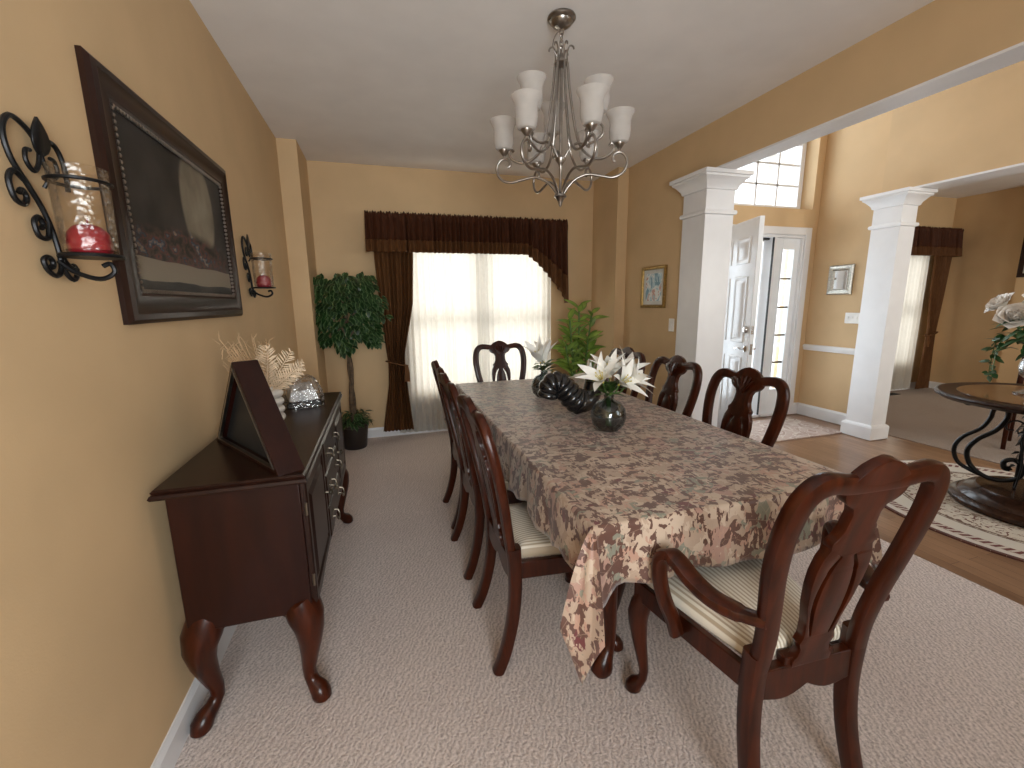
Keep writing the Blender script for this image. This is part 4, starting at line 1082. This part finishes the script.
# white ring-stacked vase with dried plumes
t = thing('white_vase', 'white vase of stacked rings standing behind the triangular case', 'vase', (-.525, 2.20, SZ))
prof = [(.001, 0), (.05, 0)]
for k in range(4):
    for a in range(0, 181, 20): prof.append((.045+.022*math.sin(math.radians(a)), .004+k*.038+.019*(1-math.cos(math.radians(a)))))
prof += [(.03, .158), (.028, .168), (.024, .168), (.026, .15), (.03, .03), (.001, .02)]
MB().lathe(prof, 28, cap=(False, False)).build('vase_body', M['ivory'], t)
t = thing('dried_bouquet', 'dried tan grasses and pale leaf plumes in the white vase', 'dried flowers', (-.525, 2.20, SZ+.03))
rnd = random.Random(21); m = MB()
for k in range(34):
    a = rnd.uniform(0, 2*PI); sp = rnd.uniform(.03, .11); h = rnd.uniform(.20, .37); ox_ = -.055
    top = Vector((math.cos(a)*sp+ox_, math.sin(a)*sp, h)); m.tube(crv([(0, 0, .02), (math.cos(a)*.012, math.sin(a)*.012, .14), top*.7+Vector((0, 0, .03)), top], 3), [.0022]*5+[.0016]*5, 5)
    for j in range(5):
        b = top-Vector((0, 0, .022*j)); q = Vector((rnd.uniform(-1, 1), rnd.uniform(-1, 1), rnd.uniform(.4, 1.4))).normalized()*rnd.uniform(.02, .045); m.tube([b, b+q], [.0016, .0006], 4)
m.build('dried_stems', M['dried'], t)
m = MB()
for (dx, dy, h, ln, wd, tl) in ((.02, -.05, .14, .20, .085, .20), (.06, -.02, .14, .19, .085, .30), (.11, -.05, .13, .18, .07, .45), (.0, .03, .15, .18, .085, .1), (.10, .05, .13, .17, .06, .5), (.14, .0, .13, .15, .04, .7)):
    d = Vector((dx*2.4, dy*1.8, .22)).normalized(); base = Vector((dx*.3, dy*.3, h)); side = d.cross(Vector((.45, -.85, .1))).normalized()
    for j in range(15):
        f = j/14; c = base+d*ln*f; wv = wd*.5*(.25+.75*math.sin(PI*(.15+.85*f))**.7)*(1-.4*f)
        for sg in (-1, 1):
            e = c+side*sg*wv*1.25+d*wv*1.0+Vector((0, rnd.uniform(-.01, .01), rnd.uniform(-.008, .008))); m.leaf(c, e-c, (.4, -.8, .3), (e-c).length+.006, .006, .25, .2, 4)
    m.tube([(0, 0, .02), base, base+d*ln], [.003, .003, .001], 5)
m.e = {}; m.build('leaf_plumes', M['dried2'], t)
# wrapped package
t = thing('wrapped_package', 'clear wrapped white and black package on the sideboard', 'package', (-.44, 2.56, SZ), .25)
m = MB(); m.rings([[(-.085, -.10, .002), (.085, -.10, .002), (.085, .10, .002), (-.085, .10, .002)], [(-.082, -.096, .035), (.082, -.096, .035), (.082, .096, .035), (-.082, .096, .035)]]); m.build('package_base', M['felt'], t, bevel=.006)
m = MB(); m.rings([[(-.075, -.09, .036), (.075, -.09, .036), (.075, .09, .036), (-.075, .09, .036)], [(-.06, -.075, .085), (.05, -.075, .095), (.05, .075, .115), (-.06, .075, .10)]]); m.build('package_contents', M['plastic_white'], t, bevel=.006)
rnd = random.Random(4); m = MB(); R_ = []
for z, k in ((.001, 1.06), (.04, 1.10), (.085, 1.0), (.125, .78), (.150, .62)):
    R_.append([((.088*math.cos(a)*1.2*k+rnd.uniform(-.006, .006)) if abs(math.cos(a)) < .75 else math.copysign(.09*k, math.cos(a))+rnd.uniform(-.006, .006), max(-.105*k, min(.105*k, .15*k*math.sin(a)))+rnd.uniform(-.006, .006), z+(rnd.uniform(-.01, .01) if z > .01 else 0)) for a in [2*PI*i/20 for i in range(20)]])
m.rings(R_); m.build('clear_wrap', M['film'], t, ang=15)

# ------------------------------------------------------------------ plants
def ficus():
    rnd = random.Random(31)
    t = thing('ficus_tree', 'leafy artificial tree in a dark pot beside the brown drape', 'plant', (-.325, 4.45, 0))
    MB().lathe([(.001, 0), (.105, 0), (.11, .01), (.135, .22), (.142, .225), (.142, .25), (.130, .252), (.125, .235), (.001, .235)], 28, cap=(False, False)).build('pot', M['pot'], t)
    MB().lathe([(.001, .236), (.05, .242), (.124, .237), (.124, .23), (.001, .23)], 20, cap=(False, False)).build('soil', M['soil'], t)
    m = MB(); m.tube(crv([(0, 0, .235), (-.005, 0, .5), (.02, .0, .8), (-.01, 0, 1.05), (.01, .0, 1.3), (0, 0, 1.6)], 6), [.022]*10+[.018]*10+[.012]*11, 8)
    m.tube(crv([(.012, 0, .235), (.022, .01, .5), (-.008, .015, .8), (.02, 0, 1.05), (.0, .01, 1.3)], 6), .013, 7)
    for k in range(16):
        a = rnd.uniform(0, 2*PI); z0 = rnd.uniform(1.0, 1.5); l = rnd.uniform(.15, .27)
        m.tube(crv([(0, 0, z0), (math.cos(a)*l*.5, math.sin(a)*l*.45, z0+.12), (math.cos(a)*l, math.sin(a)*l*.7, z0+.1)], 4), [.007]*5+[.004]*4, 5)
    m.build('trunk', M['bark'], t)
    m = MB()
    tufts = [(.05, 0, 1.42, .24), (-.12, 0, 1.50, .15), (.20, .0, 1.46, .16), (-.17, -.02, 1.32, .12), (.28, .0, 1.30, .10), (.05, -.05, 1.60, .14), (-.18, 0, 1.62, .09), (.17, 0, 1.62, .11), (-.10, -.03, 1.15, .11), (.0, -.03, 1.04, .08), (.21, -.02, 1.16, .10), (-.20, -.02, 1.12, .07), (.25, -.02, 1.08, .06), (.10, .0, 1.22, .13)]
    for (tx, ty, tz, tr) in tufts:
        for k in range(int(2000*tr**1.6)):
            while True:
                u = Vector((rnd.uniform(-1, 1), rnd.uniform(-1, 1), rnd.uniform(-1, 1)))
                if u.length < 1: break
            p = Vector((tx+u.x*tr, ty+u.y*tr*.8, tz+u.z*tr))
            p.y = min(p.y, .19)
            d = Vector(((p.x-.05)*2.5+rnd.uniform(-.6, .6), u.y*.8+rnd.uniform(-.7, .1), rnd.uniform(-1.2, -.05)))
            m.leaf(p, d, (d.x*.3, -.7, 1), rnd.uniform(.065, .10), rnd.uniform(.040, .056), .25, .18, 5)
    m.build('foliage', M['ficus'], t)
    m = MB()
    for k in range(150):
        a = rnd.uniform(0, 2*PI); r = rnd.uniform(.02, .13)
        m.leaf((r*math.cos(a), r*math.sin(a), .25+rnd.uniform(0, .12)), (math.cos(a), math.sin(a), rnd.uniform(-.7, .6)), (0, 0, 1), rnd.uniform(.06, .10), .035, .4, .2, 4)
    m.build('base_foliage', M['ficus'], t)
ficus()
def dieffenbachia():
    rnd = random.Random(77)
    t = thing('potted_plant', 'tall variegated green plant standing right of the curtained window', 'plant', (2.02, 4.26, 0))
    MB().lathe([(.001, 0), (.12, 0), (.15, .26), (.155, .28), (.14, .28), (.135, .25), (.001, .25)], 24, cap=(False, False)).build('pot', M['pot'], t)
    st = MB(); lf = MB()
    for (sx, sy, h) in ((0, 0, 1.36), (-.10, -.02, 1.22), (.13, .0, 1.28), (.06, -.08, 1.02), (-.05, .08, 1.05), (-.14, -.03, .95)):
        pth = crv([(sx*.3, sy*.3, .25), (sx*.5, sy*.5, .6), (sx*.9, sy*.9, h*.8), (sx*1.15, sy, h)], 6); st.tube(pth, [.010]*len(pth), 6)
        for k in range(19):
            q = .35+.65*k/18; p = pth[min(len(pth)-1, int(q*(len(pth)-1)))]; a = k*2.4+sx*9
            ln = rnd.uniform(.14, .21); d = Vector((math.cos(a), math.sin(a)*.7, rnd.uniform(.25, 1.1)))
            lf.leaf(p, d, (-.1, -.6, 1), ln, ln*.36, .30, .2, 7)
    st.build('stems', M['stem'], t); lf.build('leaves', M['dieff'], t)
dieffenbachia()

# ------------------------------------------------------------------ chandelier
t = thing('chandelier', 'brushed nickel nine light chandelier with frosted glass shades', 'chandelier', (.918, 2.178, ZC))
Z0 = -ZC
m = MB(); m.lathe([(.001, 0), (.066, 0), (.068, -.008), (.062, -.016), (.052, -.02), (.046, -.034), (.025, -.046), (.008, -.05), (.001, -.052)], 32, cap=(False, False)); m.build('canopy', M['nickel'], t)
m = MB()
for k in range(4):
    z = -.062-.026*k; w_ = .009; h = .019
    ring = [(w_*math.cos(a), 0, z+h*math.sin(a)) if k % 2 == 0 else (0, w_*math.cos(a), z+h*math.sin(a)) for a in [2*PI*i/16 for i in range(16)]]
    m.tube(ring, .0028, 6, up=(0, 1, 0) if k % 2 == 0 else (1, 0, 0), closed=True)
m.tube(crv([(0, 0, -.05), (-.03, .005, -.08), (-.045, 0, -.13), (-.03, 0, -.16), (-.005, 0, -.19)], 5), .003)
m.build('chain', M['nickel'], t)
zz = lambda z: z+Z0
m = MB(); m.lathe([(.004, zz(2.60)), (.012, zz(2.575)), (.018, zz(2.555)), (.034, zz(2.55)), (.036, zz(2.54)), (.02, zz(2.53)), (.008, zz(2.52)), (.008, zz(2.13)), (.014, zz(2.125)), (.026, zz(2.118)), (.026, zz(2.108)), (.012, zz(2.09)), (.007, zz(2.075)), (.007, zz(1.965)), (.014, zz(1.955)), (.03, zz(1.945)), (.032, zz(1.935)), (.02, zz(1.925)), (.010, zz(1.905)), (.008, zz(1.895)), (.001, zz(1.884))], 20, cap=(False, False)); m.build('central_stem', M['nickel'], t)
A0 = math.radians(-25)
def rad(pts, a): return [(r*math.cos(a), r*math.sin(a), zz(z)) for r, z in pts]
m = MB()
for k in range(6):
    a = A0+k*PI/3+PI/6*0
    m.tube(crv(rad([(.030, 2.545), (.040, 2.44), (.058, 2.32), (.078, 2.22), (.105, 2.155), (.150, 2.115), (.200, 2.105), (.245, 2.125), (.262, 2.155), (.250, 2.172), (.238, 2.16)], a), 5), .0066, 8)
    m.tube(crv(rad([(.030, 2.545), (.028, 2.585), (.040, 2.615), (.056, 2.612), (.060, 2.60)], a), 4), .0042, 7)
m.build('strap', M['nickel'], t)
def cup(mb, r, z, a): mb.lathe([(.001, zz(z)), (.006, zz(z)), (.006, zz(z+.016)), (.010, zz(z+.018)), (.028, zz(z+.042)), (.028, zz(z+.046)), (.001, zz(z+.04))], 18, (r*math.cos(a), r*math.sin(a), 0), cap=(False, False))
SH = [(.026, .0), (.034, .004), (.042, .025), (.044, .055), (.043, .085), (.047, .105), (.056, .122), (.060, .130), (.058, .131), (.054, .123), (.045, .106), (.041, .085), (.042, .055), (.040, .025), (.030, .007), (.001, .005)]
def arm(pts, a, rc, zc, th=.0065):
    m = MB(); m.tube(crv(rad(pts, a), 6), th, 10); cup(m, rc, zc, a); o = m.build('arm', M['nickel'], t)
    m = MB(); m.lathe([(r*1.17, zz(zc+.042+z*1.06)) for r, z in SH], 24, (rc*math.cos(a), rc*math.sin(a), 0), cap=(True, False)); m.build('lamp_shade', M['shade'], o)
KR = .865
for k in range(6):
    arm([(r*KR, z-.02*min(1, max(0, (r-.02)/.1))) for r, z in [(.018, 1.945), (.045, 1.985), (.09, 2.03), (.155, 2.055), (.23, 2.045), (.30, 2.035), (.355, 2.055), (.378, 2.10), (.358, 2.14), (.325, 2.15), (.30, 2.135), (.298, 2.115), (.312, 2.108)]], A0+k*PI/3, .332*KR, 2.128)
for k in range(3):
    arm([(.016, 2.112), (.035, 2.14), (.058, 2.165), (.09, 2.175), (.125, 2.165), (.160, 2.168), (.205, 2.19), (.212, 2.225), (.190, 2.25), (.166, 2.243), (.162, 2.228)], math.radians(80)+k*2*PI/3, .186, 2.252, .006)

# ------------------------------------------------------------------ foyer round table, rug, roses
RC = Vector((4.05, 1.60, 0))
m = MB(); n = 96
def ringe(rx, ry, z): return [(rx*math.cos(2*PI*i/n), ry*math.sin(2*PI*i/n), z) for i in range(n)]
m.rings([ringe(1.0, 1.0, -.0), ringe(1.0, 1.0, .010), ringe(.985, .985, .013)])
o = m.build('round_rug', M['rug'], ang=60); o.location = (RC.x, RC.y, -.006); o.scale = (.88, .93, 1)
tag(o, 'oval cream rug with dark braided border under the round table', 'rug')
t = thing('round_table', 'round wooden pedestal table with black scrolled iron legs', 'table', (4.08, 1.57, .007))
MB().lathe([(.001, .715), (.50, .715), (.545, .722), (.56, .735), (.572, .742), (.575, .752), (.566, .762), (.548, .765), (.53, .762), (.001, .762)], 64, cap=(False, False)).build('tabletop', M['wood_dark'], t)
MB().lathe([(.001, .7622), (.46, .7622), (.46, .7645), (.001, .7645)], 56, cap=(False, False)).build('top_inlay', M['tabletop'], t)
MB().lathe([(.001, 0), (.40, 0), (.415, .015), (.415, .035), (.395, .055), (.37, .06), (.355, .08), (.33, .105), (.30, .11), (.285, .125), (.001, .13)], 56, cap=(False, False)).build('base', M['base_wood'], t)
for k in range(4):
    a = math.radians(116+90*k); c, s = math.cos(a), math.sin(a)
    def Q(pts, off=0): return [(.88*r*c-off*s, .88*r*s+off*c, z) for r, z in pts]
    m = MB()
    m.tube(crv(Q([(.44, .70), (.46, .68), (.44, .665), (.42, .68), (.38, .705), (.30, .70), (.235, .66), (.225, .59), (.27, .50), (.355, .42), (.40, .33), (.37, .23), (.28, .165), (.18, .16), (.11, .20), (.10, .27), (.145, .315), (.195, .295), (.19, .25), (.16, .245)]), 6), .015, 8)
    m.tube(crv(Q([(.26, .70), (.30, .64), (.31, .58), (.35, .50), (.44, .42), (.475, .33), (.44, .235), (.345, .185), (.29, .17)]), 6), .013, 8)
    m.build('iron_leg', M['iron'], t)
    m = MB()
    m.tube(crv(Q([(.12, .71), (.12, .13)]), 8), .010, 7)
    for off in (-.05, .05): m.tube(crv(Q([(.12, .60), (.13, .45), (.11, .30), (.12, .135)], off), 5), .006, 6)
    m.tube(crv(Q([(.12, .56), (.17, .585), (.22, .56), (.215, .52), (.18, .52)], 0), 5), .006, 6)
    rnd = random.Random(k+50)
    for j in range(22):
        p = Vector(Q([(.12+rnd.uniform(-.02, .05), rnd.uniform(.22, .60))], rnd.uniform(-.07, .07))[0]); m.leaf(p, (rnd.uniform(-1, 1), rnd.uniform(-1, 1), rnd.uniform(-.6, 1)), (c, s, .3), .06, .04, .2, .3, 4)
    m.e = {}; m.build('iron_vine', M['iron'], t)
# rose arrangement
VP = (4.07, 1.70, .7715)
t = thing('silver_vase', 'footed silver vase holding white roses on the round table', 'vase', VP)
MB().lathe([(.001, 0), (.075, 0), (.078, .008), (.05, .02), (.018, .035), (.016, .075), (.03, .09), (.06, .12), (.075, .17), (.07, .21), (.055, .235), (.065, .25), (.058, .25), (.05, .23), (.001, .15)], 28, cap=(False, False)).build('vase_body', M['chrome'], t)
t = thing('rose_arrangement', 'white silk roses with trailing leaves in the silver vase', 'flowers', (VP[0], VP[1], VP[2]+.17))
rnd = random.Random(12); pm, lm, sm = MB(), MB(), MB()
def rose(c, d, R0):
    d = Vector(d).normalized(); a = d.orthogonal().normalized(); b = d.cross(a)
    for ring, (cnt, tilt, sc_, dr) in enumerate(((3, .10, .75, -.25), (4, .30, .88, -.22), (5, .55, .98, -.12), (5, .85, 1.0, .05), (6, 1.2, .95, .25))):
        for k in range(cnt):
            q = 2*PI*k/cnt+ring*.6; r = a*math.cos(q)+b*math.sin(q)
            pm.leaf(Vector(c)+r*R0*.07*ring, d+r*tilt, d*.4-r, R0*sc_, R0*(.85+.10*ring), dr, .35, 8, .86)
for (p, d, R0) in (((-.06, .12, .32), (-.6, -.3, .45), .088), ((-.02, .03, .43), (-.5, -.5, .7), .085), ((.0, -.08, .30), (-.2, -1, .3), .085), ((.08, .05, .46), (.1, -.1, 1), .08), ((-.02, .20, .40), (-.5, .5, .6), .08), ((.12, -.10, .34), (.7, -.5, .5), .085), ((.14, .12, .36), (.7, .5, .6), .08)):
    rose(p, d, R0); sm.tube(crv([(0, 0, -.02), Vector(p)*.5+Vector((0, 0, .03)), p], 5), .004, 6)
for k in range(80):
    a = rnd.uniform(0, 2*PI); r = rnd.uniform(.03, .17); z = rnd.uniform(.10, .33)
    lm.leaf((r*math.cos(a), r*math.sin(a), z), (math.cos(a), math.sin(a), rnd.uniform(-.6, .5)), (0, 0, 1), rnd.uniform(.08, .13), rnd.uniform(.045, .065), .3, .15, 6)
for (dx, dy) in ((-.07, .17), (-.15, -.10), (.16, -.13), (.0, .22), (.20, .08)):
    pth = crv([(0, 0, .08), (dx*.6, dy*.6, .20), (dx*.95, dy*.95, .16), (dx, dy, .02), (dx*.95, dy, -.08)], 5); sm.tube(pth, .003, 5)
    for j, p in enumerate(pth[6:]):
        lm.leaf(p, (rnd.uniform(-1, 1), rnd.uniform(-1, 1), rnd.uniform(-.8, .3)), (-.4, -.6, .6), rnd.uniform(.04, .065), .035, .3, .15, 5)
pm.e = {}; pm.build('rose_blooms', M['rose'], t); lm.build('leaves', M['roseleaf'], t); sm.build('stems', M['stem'], t)

# wooden chair in the living room behind the roses
t = thing('wooden_chair', 'dark wooden chair behind the white roses at right edge', 'chair', (5.95, 2.35, 0), 1.9)
MB().box((-.22, 0, .43), (.22, .43, .47)).build('seat', M['wood_h'], t, bevel=.01)
for s in (-1, 1):
    MB().sweep(crv([(s*.2, 0, 0), (s*.2, .02, .4), (s*.2, -.02, .75), (s*.2, -.08, 1.02)], 5), rrect(.045, .035, .3), up=(1, 0, 0)).build('back_post', M['wood'], t)
    MB().sweep([(s*.19, .40, 0), (s*.195, .40, .43)], [rrect(.032, .032, .2), rrect(.042, .042, .2)], up=(1, 0, 0)).build('leg', M['wood'], t)
m = MB()
for z0, z1, y in ((.92, 1.0, -.065), (.62, .67, -.005)): m.box((-.19, y-.01, z0), (.19, y+.012, z1))
for k in (-1, 0, 1): m.sweep([(k*.09, -.008, .66), (k*.09, -.06, .93)], rrect(.03, .012, .3), up=(1, 0, 0))
m.build('backrest', M['wood'], t)
